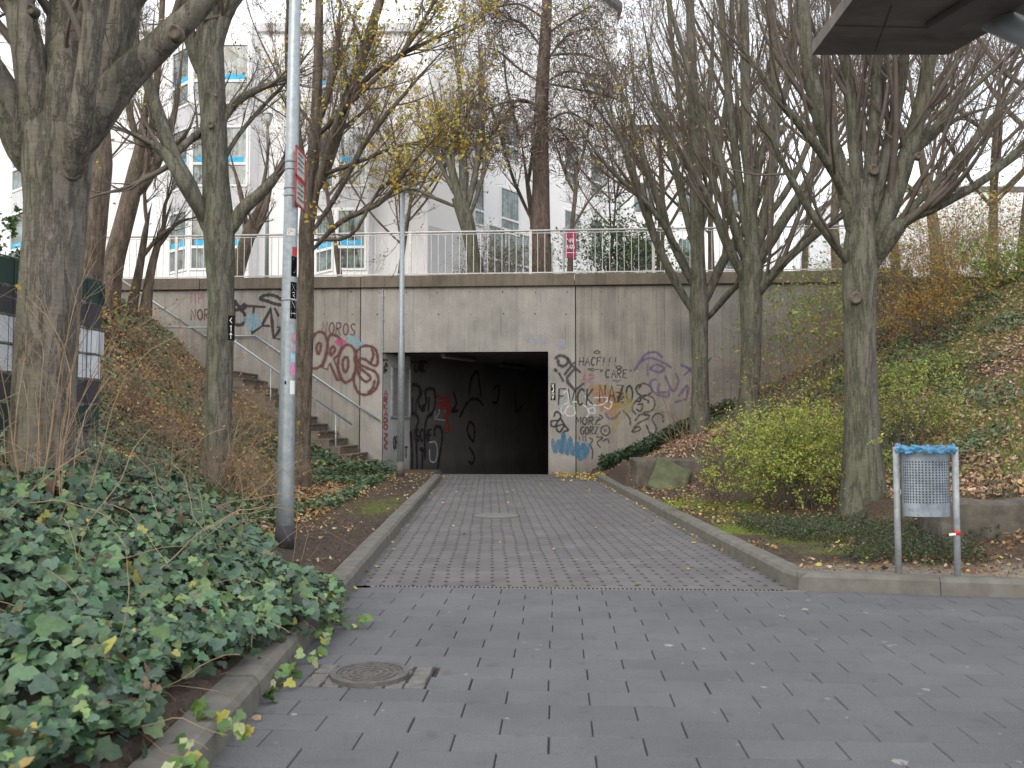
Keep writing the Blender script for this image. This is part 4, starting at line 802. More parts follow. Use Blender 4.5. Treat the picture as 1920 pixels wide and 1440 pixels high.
build_tree('hornbeam_tree','mossy tree with upright dark limbs, middle of the three right hand trees','tree',
 [(1402,880,E2,23),(1404,780,E2,20),(1408,650,E2,19),(1408,540,E2,22),(1410,470,E2,22),(1412,400,E2,16),(1410,330,E2,10)],
 [[(1405,480,E2,12),(1405,350,E2,10),(1400,200,E2,10),(1395,-40,E2,8)],[(1415,480,E2,12),(1440,380,E2,10),(1455,240,E2,9),(1450,60,E2,8),(1440,-60,E2,7)],[(1415,500,E2,12),(1465,420,E2-.2,10),(1520,330,E2-.3,8),(1575,200,E2-.3,6)],[(1400,500,E2,10),(1375,420,E2-.2,8),(1350,300,E2-.4,8),(1300,150,E2-.5,6),(1250,-20,E2-.6,4)],
  [(1402,540,E2,10),(1360,450,E2-.3,9),(1330,380,E2-.5,7),(1250,240,E2-.8,5),(1170,110,E2-1,3)],[(1415,560,E2,11),(1460,500,E2-.4,9),(1540,430,E2-.6,7),(1640,370,E2-.8,4)],[(1400,450,E2,8),(1380,300,E2+.2,8),(1360,120,E2+.2,7),(1350,-50,E2+.2,5)],[(1410,430,E2,9),(1425,300,E2+.2,8),(1480,150,E2+.3,7),(1500,-30,E2+.3,5)],
  [(1400,470,E2,7),(1340,350,E2-.1,6),(1290,180,E2-.2,5),(1230,20,E2-.3,4)],[(1415,440,E2,7),(1490,330,E2,6),(1540,180,E2,5),(1560,20,E2,4)]],
 M['bark_mossy'],M['twig'],yel,500,up=.5,lv=((8,.15,.98,1.4,3.4,.26),(6,.2,.98,.6,1.6,.32),(5,.1,.95,.2,.5,.42)))
E3=17.0
build_tree('hornbeam_tree','candelabrum shaped thin tree closest to the wall, right of the underpass','tree',
 [(1314,835,E3,16),(1313,720,E3,14),(1312,620,E3,16),(1311,570,E3,19),(1309,500,E3,14),(1306,400,E3,13),(1303,250,E3,11),(1296,100,E3,9),(1292,-60,E3,7)],
 [[(1302,590,E3,9),(1262,520,E3-.2,8),(1225,440,E3-.4,7),(1190,330,E3-.6,6),(1130,190,E3-.8,5),(1030,30,E3-1,4)],[(1300,540,E3,8),(1255,440,E3-.3,7),(1215,320,E3-.4,6),(1165,170,E3-.5,5),(1090,0,E3-.6,4)],[(1318,580,E3,9),(1350,500,E3-.1,9),(1395,425,E3-.3,8),(1440,330,E3-.4,6),(1500,200,E3-.4,4)],[(1325,600,E3,7),(1370,545,E3-.5,6),(1420,500,E3-.8,5),(1490,440,E3-1,4)],
  [(1305,480,E3,8),(1275,350,E3+.1,7),(1240,200,E3+.1,6),(1200,0,E3+.1,4)],[(1310,450,E3,8),(1340,320,E3+.1,7),(1365,180,E3+.2,6),(1375,-20,E3+.2,4)],[(1305,380,E3,6),(1280,240,E3,5),(1260,80,E3,4),(1250,-40,E3,3)],[(1300,520,E3,6),(1230,400,E3-.6,5),(1130,300,E3-1,4),(1030,150,E3-1.3,3)],[(1303,300,E3,6),(1330,160,E3,5),(1340,0,E3,4)]],
 M['bark_mossy'],M['twig'],yel,1700,up=.5,lv=((8,.15,.98,1.4,3.4,.26),(6,.2,.98,.6,1.6,.32),(5,.1,.95,.2,.5,.42)),leafsize=.06)
# mid-left slope trees behind the fence and on the slope top
build_tree('slope_tree','brown trunk rising straight just right of the massive left tree','tree',
 [(158,640,16,26),(168,520,16,22),(182,400,16,20),(192,300,16,18),(196,180,16,14),(205,0,16,10)],[[(192,330,16,9),(170,220,16,8),(140,100,16,6),(120,-40,16,4)],[(194,260,16,9),(225,150,16,7),(240,20,16,5)],[(196,200,16,7),(210,90,16,6),(190,-40,16,5)]],
 M['bark_brown'],M['twig'],brn,120,lv=((6,.2,.98,1.,2.6,.5),(5,.2,.98,.5,1.2,.5),(4,.1,.95,.2,.5,.6)))
build_tree('slope_tree','leaning brown tree that forks low, at the head of the stairs','tree',
 [(195,610,18.5,20),(212,500,18.5,17),(232,420,18.5,16),(250,350,18.5,15),(262,280,18.5,12),(275,180,18.5,10),(290,20,18.5,8)],[[(245,375,18.5,12),(275,335,18.5,11),(300,290,18.5,9),(330,200,18.5,7),(345,60,18.5,5)],[(262,280,18.5,7),(240,200,18.5,6),(215,80,18.5,4)],[(270,340,18.5,8),(285,240,18.5,7),(300,100,18.5,6),(310,-30,18.5,5)],[(255,330,18.5,6),(285,290,18.5,5),(345,260,18.5,4),(380,180,18.5,3)]],
 M['bark_brown'],M['twig_red'],brn,700,lv=((6,.2,.98,1.,2.6,.5),(5,.2,.98,.5,1.2,.5),(4,.1,.95,.2,.5,.6)))
build_tree('slope_tree','thin crooked dark sapling beside the top of the handrail, left one of two','tree',
 [(243,600,19.2,9),(262,500,19.2,7),(275,420,19.2,5),(285,380,19.2,4)],[[(262,490,19.2,4),(300,440,19.2,3.5),(340,410,19.2,3)],[(275,425,19.2,4),(272,350,19.2,3),(285,290,19.2,2)]],M['bark_brown'],M['twig'],brn,60,lv=((7,.2,.98,.6,1.4,.5),(5,.2,.98,.3,.7,.5),(4,.1,.95,.2,.4,.6)))
build_tree('slope_tree','thin crooked dark sapling beside the top of the handrail, right one of two','tree',
 [(272,590,19.3,9),(285,500,19.3,7),(305,430,19.3,5),(325,370,19.3,4)],[[(292,470,19.3,4),(330,420,19.3,3.5),(372,405,19.3,3)],[(305,430,19.3,4),(312,380,19.3,3),(330,350,19.3,2)]],M['bark_brown'],M['twig'],brn,60,lv=((7,.2,.98,.6,1.4,.5),(5,.2,.98,.3,.7,.5),(4,.1,.95,.2,.4,.6)))
build_tree('slope_tree','brown trunk leaning right behind the knotted tree at the stairs','tree',
 [(438,540,23,14),(448,500,23,14),(466,440,23,13),(480,400,23,10),(510,340,23,8)],[[(460,460,23,8),(490,410,23,7),(520,300,23,5)],[(462,450,23,6),(455,380,23,5),(430,280,23,4)]],M['bark_brown'],M['twig_red'],brn,60,lv=((5,.2,.98,.6,1.4,.5),(5,.2,.98,.3,.7,.5),(4,.1,.95,.2,.4,.6)))
# terrace trees
build_tree('terrace_tree','ivy speckled tree on the terrace with several steep stems and yellow leaves','tree',
 [(895,540,24,13),(886,470,24,12),(872,410,24,14),(858,370,24,12)],[[(872,420,24,9),(850,330,24,8),(830,250,24,6),(800,130,24,4)],[(870,400,24,9),(868,300,24,8),(866,200,24,7),(850,40,24,5)],[(875,400,24,7),(895,300,24,6),(900,200,24,6),(893,50,24,5)],[(862,380,24,5),(820,300,24,4),(780,220,24,3)],[(880,410,24,5),(905,330,24,4),(915,260,24,4),(960,160,24,3)],[(860,390,24,4),(790,360,24,3),(740,330,24,2)]],
 M['bark_mossy'],M['twig_red'],yel,2400,lv=((11,.2,.98,1.2,2.8,.45),(7,.2,.98,.5,1.3,.5),(5,.1,.95,.2,.6,.6)),leafsize=.085)
build_tree('terrace_tree','slim bare tree on the terrace between the ivy speckled tree and the pine','tree',
 [(1003,530,26,6),(1000,430,26,5),(990,350,26,5),(975,250,26,4)],[[(1000,420,26,4),(960,330,26,3),(930,230,26,2.5),(900,150,26,2)],[(990,350,26,3.5),(1000,280,26,3),(1020,200,26,2)],[(975,260,26,3),(950,160,26,2),(940,60,26,2)]],
 M['bark_brown'],M['twig_red'],brn,300,lv=((9,.2,.98,1.2,2.8,.45),(7,.2,.98,.5,1.3,.5),(4,.1,.95,.2,.6,.6)),rmin=.006)
build_tree('terrace_tree','thin bare young tree on the terrace just right of the pine','tree',
 [(1068,530,25,5),(1072,430,25,4),(1080,340,25,4),(1070,280,25,3)],[[(1076,360,25,3),(1058,320,25,2.5),(1030,230,25,2)],[(1078,340,25,3),(1100,260,25,2.5),(1110,180,25,2)],[(1072,430,25,3),(1110,370,25,2),(1160,330,25,1.5)]],
 M['bark_brown'],M['twig_red'],brn,300,lv=((9,.2,.98,1.,2.6,.45),(7,.2,.98,.5,1.3,.5),(4,.1,.95,.2,.6,.6)),rmin=.006)
def pine():
    d=25; tr=[(1016,540,d,17),(1014,400,d,16),(1013,250,d,14),(1020,100,d,12),(1030,-80,d,9)]
    lm=[]
    for (y,x0,dx,dy) in ((120,1015,-150,-20),(150,1015,160,-10),(190,1013,-140,30),(205,1013,170,25),(90,1018,130,-30),(60,1018,-120,-30),(30,1020,150,-10),(235,1013,110,30),(10,1020,-150,0),(170,1013,-190,45),(215,1013,-60,30),(100,1018,220,30),(140,1018,260,60)):
        dd=RS.uniform(-1.2,1.2); lm.append([(x0,y+RS.uniform(5,40),d,2.6),(x0+dx*.3,y+dy*.3+RS.uniform(-14,14),d+dd*.5,2.2),(x0+dx*.6,y+dy*1.1+RS.uniform(-10,22),d+dd,1.6),(x0+dx*RS.uniform(.7,.95),y+dy*2+RS.uniform(0,40),d+dd*1.3,1.)])
    e=build_tree('pine_tree','tall flaky brown pine trunk on the terrace with dark drooping needles','pine tree',tr,lm,M['bark_pine'],M['twig_red'],None,0,lv=((9,.2,1,.4,1.2,.55),(5,.2,1,.25,.6,.6),(3,.2,1,.15,.3,.6)),up=-.15,trunk_noise=.09)
    # needles in clumps along the limbs
    pts=[]
    for l in lm:
        p_,_=limb(l,14)
        for k in range(3,14):
            c=p_[k]; n=85; q=c+RS.normal(size=(n,3))*[.6,.6,.32]+[0,0,-.08]; pts.append(q)
    ps=np.concatenate(pts); N=len(ps)
    ND=([(-.06,-.5,0),(.06,-.5,0),(.03,.5,0),(-.03,.5,0)],[(0,1,2,3)])
    scatter('needles',ND[0],ND[1],ps,rndv(N,1),RS.uniform(.14,.26,N),pal(N,[(.13,.105,.09),(.17,.13,.11),(.09,.095,.07),(.22,.17,.14)],[3,3,2,2]),M['needle'],e)  # needle colours lightened to paint in atmospheric haze
pine()
# background trees on terrace and hillside: individuals
def bg_tree(px,d,h,zb,label,leaf,nl,cat='tree',mat='bark_brown',tw='twig_red',lean=0,spread=1.0,name='background_tree',hw=None,group=None):
    x=(px-960)/F*d; b=np.array([x,d,zb])
    def pj(p): # world->px
        v=p-np.array([0,0,HC]); zc=v[1]*cp+v[2]*sp; return (960+v[0]/zc*F, 720-(v[2]*cp-v[1]*sp)/zc*F, p[1])
    r0=(hw or .12)
    tr=[]; 
    for t in (0,.25,.5,.75,1.): q=b+np.array([lean*t*h*.2+RS.uniform(-.05,.05),0,t*h*.75]); a,c,dd=pj(q); tr.append((a,c,dd,max(.6,r0*(1-.75*t)*F/d)))
    lm=[]
    for k in range(9):
        t=RS.uniform(.22,.8); a0=RS.uniform(0,2*PI); s=b+np.array([lean*t*h*.2,0,t*h*.75]); L=h*RS.uniform(.25,.42)*spread; o=np.array([math.cos(a0),math.sin(a0)*.7,0])
        pp=[s,s+o*L*.35+[0,0,L*.35],s+o*L*.65+[0,0,L*.8],s+o*L*.8+[0,0,L*1.2]]; l=[]
        for i,q in enumerate(pp): a,c,dd=pj(q); l.append((a,c,dd,max(.4,r0*.45*(1-.25*i)*F/d)))
        lm.append(l)
    return build_tree(name,label,cat,tr,lm,M[mat],M[tw],leaf,nl,lv=((8,.2,1,h*.12,h*.3,.5),(7,.2,1,h*.06,h*.15,.5),(4,.1,1,h*.03,h*.07,.6)),rmin=.006,leafsize=.08,group=group)
orng=lambda n: pal(n,[(.30,.16,.06),(.24,.10,.04),(.38,.25,.07)],[2,2,2])
specs=[(1240,27,10,4.9,'bare tree on the terrace in front of the pale gabled house',brn,400),(1335,30,12,4.9,'tall bare tree on the terrace behind the candelabrum tree',orng,900),(1430,25,11,4.9,'bare tree on the terrace behind the mossy tree',brn,500),
(1500,30,13,4.9,'tall brown tree on the terrace between the mossy tree and the thick tree',orng,900),(1575,24,11,4.9,'bare tree at the head of the slope behind the thick trunk',brn,400),(1690,25,11,4.9,'brown twiggy tree at the top of the slope, just right of the thick trunk',orng,600),
(1770,21,9,4.85,'reddish twiggy tree on the crest of the leafy slope',brn,300),(1860,23,10,4.85,'bare dense tree on the crest at the right edge',orng,700),(1930,18,8,4.6,'nearest bare tree high on the slope at the right edge',brn,200),(2020,24,11,4.85,'rightmost tree on the crest, its crown reaching in from the edge',brn,300),
(640,25.5,9,4.9,'bare young tree with rusty seed clusters on the terrace before the right bay window',brn,1500),(745,26,8,4.9,'rusty leaved tree on the terrace before the blank white wall',brn,1300),(90,24,9,4.9,'bare tree on the terrace seen past the fence',brn,300),(1130,33,9,4.9,'distant dark tree behind the pine',orng,500)]
for (px,d,h,zb,lab,lf,nl) in specs: bg_tree(px,d,h,zb,lab,lf,nl,lean=RS.uniform(-.6,.6),hw=.09 if px<800 or px in(1130,) else .14)
# ------------------------------------------------------------------ shrubs
def shrub(name,label,cat,c,rad,nst,nlf,leafcols,stemmat,leafsize=.035,stemr=.006,up=.25,L=None,spread=.55,lvl=2,tmpl=LEAF,berries=0,leafmat=None,dirv=(0,0,1),bias=0,group=None,K=9):
    c=np.array(c,float); e=empty(name,c,label,cat,group); L=L or rad[2]
    d=RS.normal(size=(nst,3))*spread+np.array(dirv); d[:,2]=np.abs(d[:,2])+.1; d/=np.linalg.norm(d,axis=1)[:,None]
    st=c+RS.uniform(-1,1,(nst,3))*np.array([rad[0]*.45,rad[1]*.45,0]); st[:,2]=hgt(st[:,0],st[:,1]) if bias==0 else c[2]
    pts=np.zeros((nst,K,3)); pts[:,0]=st; ln=(RS.uniform(.6,1.15,nst)*L/(K-1))[:,None]
    for k in range(1,K):
        d=d+RS.normal(size=d.shape)*.1; d[:,2]+=up-.09*k; d/=np.linalg.norm(d,axis=1)[:,None]; pts[:,k]=pts[:,k-1]+d*ln*np.array([rad[0]/rad[2]*.7+.5,1,1])
    R=stemr*RS.uniform(.6,1.2,(nst,1))*np.linspace(1,.3,K)[None]
    Vs=[];Fs=[];n=0; V,Fq=tubes(pts,R,5); Vs.append(V);Fs.append(Fq);n+=len(V); cur=(pts,R); last=cur
    for li in range(lvl):
        cur=grow(cur[0],cur[1],(6,4,3)[li],.2,1,L*(.3,.14,.08)[li],L*(.55,.3,.15)[li],.6,K=5,up=.1,wig=.2,rr=.6,rmin=.0018); V,Fq=tubes(cur[0],cur[1],3); Vs.append(V);Fs.append(Fq+n);n+=len(V)
    mesh('stems',np.concatenate(Vs),np.concatenate(Fs),stemmat,e,smooth=True)
    if nlf:
        s=cur[0]; i=RS.randint(0,len(s),nlf); k=RS.randint(0,5,nlf); ps=s[i,k]+rndv(nlf,.02)
        scatter('foliage',tmpl[0],tmpl[1],ps,rndv(nlf,.7)+[0,-.3,.7],RS.uniform(.6,1.3,nlf)*leafsize,leafcols(nlf),leafmat or M['leaf'],e)
    if berries:
        s=cur[0]; i=RS.randint(0,len(s),berries); ps=s[i,-1]+rndv(berries,.015)
        tag(scatter('berries',OCT[0],OCT[1],ps,rndv(berries,1),RS.uniform(.005,.009,berries),pal(berries,[(.75,.75,.7)],[1],.05),M['leaf'],e),kind='stuff')
    return e
ylg=lambda n: pal(n,[(.31,.38,.08),(.41,.43,.10),(.21,.29,.06),(.50,.45,.09)],[4,3,3,1.5],.2)
grn=lambda n: pal(n,[(.06,.11,.035),(.09,.15,.04),(.045,.08,.03)],[3,2,3],.2)
lgr=lambda n: pal(n,[(.28,.36,.09),(.36,.39,.11),(.19,.27,.08)],[3,2,2],.2)
gld=lambda n: pal(n,[(.42,.27,.05),(.36,.30,.07),(.40,.18,.05)],[3,2,2],.2)
def GP(px,d): x=(px-960)/F*d; return (x,d,float(hgt(x,d)))
shrub('snowberry_bush','yellow green snowberry bush with white berries left of the thick trunk','bush',GP(1480,11.1),(.72,.45,1.35),60,17000,ylg,M['twig'],.034,.006,L=1.45,spread=.5,berries=420)
shrub('snowberry_bush','smaller yellow green snowberry bush between the thick trunk and the litter bin','bush',GP(1700,11.6),(.5,.35,1.1),30,3600,ylg,M['twig'],.032,.006,L=1.15,spread=.45,berries=130)
shrub('bare_shrub','bare brown twiggy shrub on mossy soil near the right kerb','bush',GP(1345,12.2),(.35,.3,.9),26,40,gld,M['twig_red'],.05,.006,L=1.0,spread=.4)
shrub('bare_shrub','leafless shrub behind the mossy kerb, beside the stone blocks','bush',GP(1375,14.3),(.45,.3,1.2),24,160,ylg,M['twig_red'],.04,.006,L=1.2,spread=.45)
shrub('arching_shrub','pale arching bramble stems against the wall beside the purple tag','bush',(3.9,19.3,1.0),(.7,.4,1.6),26,60,lgr,M['stem_tan'],.07,.007,L=2.6,spread=.7,lvl=1,up=.2)
shrub('arching_shrub','golden leaved arching shrub between the mossy tree and the thick trunk','bush',GP(1490,14.5),(.8,.5,1.7),30,900,gld,M['twig_red'],.045,.006,L=1.9,spread=.55)
shrub('leafy_shrub','light green airy shrub at the end of the wall behind the thick trunk','bush',GP(1545,16.5),(.8,.5,2.2),26,1300,lgr,M['stem_tan'],.07,.007,L=2.6,spread=.5)
shrub('leafy_shrub','light green airy shrub by the right end of the railing','bush',GP(1480,19),(.7,.4,2.2),20,700,lgr,M['stem_tan'],.08,.007,L=2.4,spread=.5)
shrub('golden_shrub','orange leaved shrub halfway up the leafy slope','bush',GP(1750,14.8),(1.0,.6,1.1),40,3200,gld,M['twig_red'],.045,.006,L=1.4,spread=.6)
shrub('leafy_shrub','low green shrub on the slope below the orange shrub','bush',GP(1715,13.4),(.9,.5,.5),40,2600,lgr,M['twig'],.05,.005,L=.7,spread=.8)
shrub('leafy_shrub','green shrub near the slope crest at the right edge','bush',GP(1880,15.5),(1.2,.6,.8),40,3000,lgr,M['twig'],.055,.006,L=1.1,spread=.7)
for i,(px,d,n,lab) in enumerate(((1665,17.5,1300,'tall brushy shrub with green tips right behind the thick trunk'),(1740,18.5,1100,'tall brushy brown shrub on the crest above the orange shrub'),(1820,18,1400,'dense brushy shrub on the crest, middle of three'),(1900,19,1100,'tall brushy shrub on the crest at the right edge'),(1620,19,900,'brushy shrub on the crest hidden partly by the thick trunk'),(1780,16.2,900,'tan arching shrub standing above the orange shrub'))):
    shrub('brushy_shrub',lab,'bush',GP(px,d),(1.0,.6,2.2),46,n,lgr if i%2==0 else gld,M['stem_tan'] if i%2 else M['twig_red'],.06,.007,L=2.6,spread=.45)
shrub('evergreen_bush','dense dark green bush behind the railing right of the pine','bush',(3.3,24.3,4.9),(1.1,.8,2.0),70,9000,grn,M['twig'],.075,.008,L=2.6,spread=.55,bias=1,leafmat=M['ivyleaf'])
shrub('grey_bush','olive grey bush behind the railing left of the pine','bush',(-.5,24.2,4.9),(1.0,.7,1.4),60,3500,lambda n:pal(n,[(.14,.15,.08),(.2,.19,.1),(.1,.12,.06)],[2,2,2]),M['twig_red'],.05,.007,L=1.9,spread=.6,bias=1)
shrub('ivy_bush','dark ivy bush behind the fence at the left edge','bush',(-6.7,10.2,1.9),(.7,.6,2.0),70,7000,grn,M['twig'],.065,.008,L=1.9,spread=.45,bias=1,leafmat=M['ivyleaf'],tmpl=IVY)
shrub('bare_shrub','fan of pale bare stems at the foot of the knotted tree','bush',GP(425,10.8),(.35,.3,1.2),22,30,gld,M['stem_tan'],.05,.006,L=1.5,spread=.55,lvl=1,dirv=(.5,-.2,1))
shrub('bare_shrub','thin tan stems climbing before the massive left trunk','bush',(-2.75,4.9,.45),(.5,.25,1.6),20,14,gld,M['stem_tan'],.04,.0045,L=1.7,spread=.33,lvl=1,up=.3,bias=1)
shrub('bare_shrub','thin brown stems beside the fence foot','bush',(-2.9,6.4,.6),(.5,.3,1.0),16,20,gld,M['twig_red'],.04,.004,L=1.1,spread=.4,lvl=1,bias=1)
shrub('bramble','yellow leaved bramble arching over the upper handrail','bush',(-8.3,18.2,2.4),(.7,.4,1.2),22,300,gld,M['stem_tan'],.07,.006,L=1.9,spread=.6,lvl=1,bias=1)
for i,(px,d,lab) in enumerate(((235,11,'bramble tangle on the leaf strewn bank right of the fence'),(310,12,'bramble tangle on the middle of the left bank'),(350,10,'bramble tangle low on the bank before the knotted tree'),(300,15,'bramble tangle high on the bank under the handrail'),(475,13,'bare bramble stems on the bank between the knotted tree and the lamp post'),(460,10.5,'short bare stems left of the lamp post foot'))):
    shrub('bramble',lab,'bush',GP(px,d),(.9,.5,.7),16,40,gld,M['stem_tan'] if i%2 else M['twig_red'],.05,.005,L=1.3,spread=.9,lvl=1)
for i,(px,d,lab) in enumerate(((452,16.5,'tall dry shrub hiding the middle steps, right of the knotted tree'),(500,17.2,'dry straw coloured shrub before the lower steps beside the lamp post'),(360,16.8,'tall dry shrub before the landing, left of the knotted tree'),(280,17,'dry tangled shrub before the upper steps'),(240,14,'dry tangled shrub in the middle of the left bank, beside the fence'),(345,13.2,'dry tangled shrub on the left bank just left of the knotted tree'),(470,12.2,'dry tangled shrub on the low bank left of the lamp post'))):
    shrub('dry_shrub',lab,'bush',GP(px,d),(.8,.45,1.0),30,260,lambda n:pal(n,[(.40,.26,.12),(.34,.20,.10),(.46,.38,.14),(.16,.2,.08)],[3,3,2,2],.25),M['stem_tan'],.05,.005,L=1.25 if d>15 else .95,spread=.6)
shrub('bare_shrub','sparse dry stems at the wall foot left of the underpass','bush',(-3.7,19.3,.2),(.5,.3,.6),16,20,gld,M['stem_tan'],.05,.004,L=.7,spread=.6,lvl=1)
# ------------------------------------------------------------------ ivy / litter (uncountable)
def ivy_mask_fg(x,y):
    edge=XL(y)-.19; n=fbm(x,y,2.2,3)
    # distance left of the kerb edge, bulging over it near y~5.5
    bulge=.24*np.exp(-((y-5.2)/.75)**2)-.10*np.exp(-((y-3.3)/.9)**2)
    lim=edge+.06+bulge+(n-.5)*.34; lim=np.where(y>5.7,lim-(y-5.7)*.75,lim); return x<lim
def ivyh(x,y): 
    edge=XL(y)-.19; d=np.clip((edge+.3-x)/1.1,0,1); return hgt(np.minimum(x,edge-.05),y)+ (.06+.30*d)*(.3+1.3*fbm(x,y,1.9,8))
N=36000; x=RS.uniform(-5.2,-.7,N*2); y=RS.uniform(1.6,7.6,N*2); m=ivy_mask_fg(x,y); x,y=x[m][:N],y[m][:N]; N=len(x)
hh=ivyh(x,y); e_=.06; nr=np.stack([-(ivyh(x+e_,y)-ivyh(x-e_,y))/(2*e_),-(ivyh(x,y+e_)-ivyh(x,y-e_))/(2*e_),np.ones(N)],1); nr[:,:2]=np.clip(nr[:,:2],-1.5,1.5)
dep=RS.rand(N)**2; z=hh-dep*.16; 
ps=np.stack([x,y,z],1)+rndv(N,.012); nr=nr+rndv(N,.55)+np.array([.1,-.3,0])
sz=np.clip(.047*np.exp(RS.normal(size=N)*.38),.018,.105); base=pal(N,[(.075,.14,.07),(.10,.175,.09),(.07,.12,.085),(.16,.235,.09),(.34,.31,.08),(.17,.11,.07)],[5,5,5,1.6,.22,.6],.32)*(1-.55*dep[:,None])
big=fbm(x,y,1.5,21)[:,None]; base=base*(.75+.5*big)
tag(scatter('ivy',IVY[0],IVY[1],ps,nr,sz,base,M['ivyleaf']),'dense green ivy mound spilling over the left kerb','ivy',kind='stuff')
# dark sheet closing gaps under the ivy, shade put into its colour
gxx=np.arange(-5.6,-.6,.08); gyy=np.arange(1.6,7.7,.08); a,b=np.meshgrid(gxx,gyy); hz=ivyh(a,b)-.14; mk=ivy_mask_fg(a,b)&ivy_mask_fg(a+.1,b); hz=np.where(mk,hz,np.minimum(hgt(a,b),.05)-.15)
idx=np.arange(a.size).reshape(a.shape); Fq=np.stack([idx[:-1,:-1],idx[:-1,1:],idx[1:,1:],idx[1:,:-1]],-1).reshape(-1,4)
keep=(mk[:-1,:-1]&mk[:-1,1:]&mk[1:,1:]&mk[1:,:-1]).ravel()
tag(mesh('ivy_underlayer',np.stack([a,b,hz],-1).reshape(-1,3),Fq[keep],simple('ivy_shade',(.028,.03,.018),.95,0,.4,15),smooth=True),'dark filler sheet in place of shade under the ivy mound','ivy',kind='stuff')
# trailing ivy stems on the kerb
mb=MB()
for i in range(16):
    yy=RS.uniform(2.8,6.4); s=np.array([XL(yy)-.3,yy,.2]); d=np.array([RS.uniform(.2,1),RS.uniform(-.7,.4),.25]); pts=[s]
    for k in range(7): d=d+rndv(1,.25)[0]+[0,0,-.12]; d/=np.linalg.norm(d); q=pts[-1]+d*RS.uniform(.04,.09); q[2]=max(q[2],.02 if q[0]>XL(q[1]) else .14); pts.append(q)
    mb.tube(smooth_path(pts,12),.0016,4)
for i in range(110):
    xx=RS.uniform(-4.2,-1.5); yy=RS.uniform(3.2,7); s=np.array([xx,yy,float(ivyh(np.array([xx]),np.array([yy]))[0])-.05]); d=np.array([RS.uniform(-1,1),RS.uniform(-.6,.6),.6]); pts=[s]
    for k in range(8): d=d+rndv(1,.16)[0]+[0,0,-.10]; d/=np.linalg.norm(d); pts.append(pts[-1]+d*RS.uniform(.05,.14))
    mb.tube(smooth_path(pts,14),RS.uniform(.0012,.003),4)
tag(mb.build('ivy_runners',M['stem_tan']),'thin brown runners trailing out of the ivy mound','ivy stems',kind='stuff')
def trail(pxs,z,n,label,cols):
    ps=[]; 
    for (a,b) in pxs: ps.append(G(a,b,z))
    p_=smooth_path(ps,n)+rndv(n,.022); p_[:,2]=np.abs(p_[:,2]); return p_
tr=np.concatenate([trail([(540,1190),(560,1235),(535,1270),(500,1310)],.03,26,'',None),trail([(590,1150),(640,1165),(690,1172)],.03,22,'',None),trail([(350,1300),(370,1340),(430,1350),(455,1370)],.13,22,'',None),trail([(345,1380),(350,1420),(330,1440)],.13,12,'',None),trail([(600,1130),(610,1190),(590,1230)],.05,24,'',None)])
N=len(tr); tag(scatter('ivy_trails',IVY[0],IVY[1],tr,rndv(N,.5)+[0,-.6,.8],RS.uniform(.035,.065,N),pal(N,[(.12,.22,.05),(.35,.4,.2),(.3,.3,.06),(.08,.15,.05)],[3,2,1,2],.2),M['ivyleaf']),'pale young ivy shoots creeping over kerb and paving','ivy',kind='stuff')
# generic ground scatter
def gsc(name,label,cat,N,xr,yr,maskf,tmpl,size,cols,mat,zoff=(.0,.05),tilt=.35,zf=hgt):
    x=RS.uniform(*xr,N);y=RS.uniform(*yr,N); m=maskf(x,y); x,y=x[m],y[m]; n=len(x); nr=terr_n(x,y) if zf is hgt else np.tile([0,0,1.],(n,1))
    ps=np.stack([x,y,zf(x,y)+RS.uniform(*zoff,n)],1); return tag(scatter(name,tmpl[0],tmpl[1],ps,nr+rndv(n,tilt),RS.uniform(*size,n),cols(n),mat),label,cat,kind='stuff')
front=lambda x,y: y<21.3-math.tan(WA)*x-np.where(x<-2.9,1.75,.02)
litc=lambda n: pal(n,[(.34,.21,.13),(.42,.29,.19),(.25,.15,.10),(.46,.35,.16),(.44,.36,.28),(.19,.12,.09)],[4,3,3,1,2.5,3],.3)
litl=lambda n: pal(n,[(.34,.20,.10),(.43,.29,.14),(.22,.14,.08),(.46,.38,.13),(.38,.31,.22)],[4,3,3,1.3,3],.3)
yelw=lambda n: pal(n,[(.50,.38,.08),(.42,.33,.16),(.35,.2,.07),(.5,.28,.06)],[4,3,2,1],.2)
gsc('leaf_litter','brown and orange fallen leaves covering the left bank','fallen leaves',70000,(-11.5,-1.9),(6.5,20),lambda x,y: front(x,y)&((XL(y)-x)>(.5+1.2*fbm(x,y,1.1,2)))&(RS.rand(len(x))<.45+.5*fbm(x,y,.8,4)),CURL,(.035,.085),litl,M['litter'],(0,.06),.6)
gsc('bank_ivy','dark ivy leaves growing through the left bank','ivy',60000,(-11.5,-2.3),(6.5,20),lambda x,y: front(x,y)&(fbm(x,y,1.0,14)>.43)&((XL(y)-x)>1.0),IVY,(.04,.08),lambda n:pal(n,[(.065,.115,.055),(.09,.15,.07),(.14,.19,.08)],[4,3,1.5],.25),M['ivyleaf'],(.0,.13),.5)
gsc('corner_ivy','ivy patch at the stair foot left of the underpass','ivy',5200,(-5.4,-2.2),(16.2,20),lambda x,y: front(x,y)&(x<-2.35-.7*fbm(x,y,1.2,6)-.25*(20-y))&(x>-5.6),IVY,(.05,.09),lambda n:pal(n,[(.055,.11,.05),(.08,.14,.06),(.16,.2,.09)],[4,3,1],.2),M['ivyleaf'],(.02,.3),.5)
gsc('leaf_litter_right','brown leaves thick on the right hand slope','fallen leaves',150000,(2.6,16),(7.4,21),lambda x,y: front(x,y)&((x>4.4)|(y>15.3))&(fbm(x,y,.45,31)+.3*(x-4)/8>.30)&(RS.rand(len(x))<.3+.9*fbm(x,y,1.1,12)),CURL,(.03,.07),litc,M['litter'],(0,.05),.6)
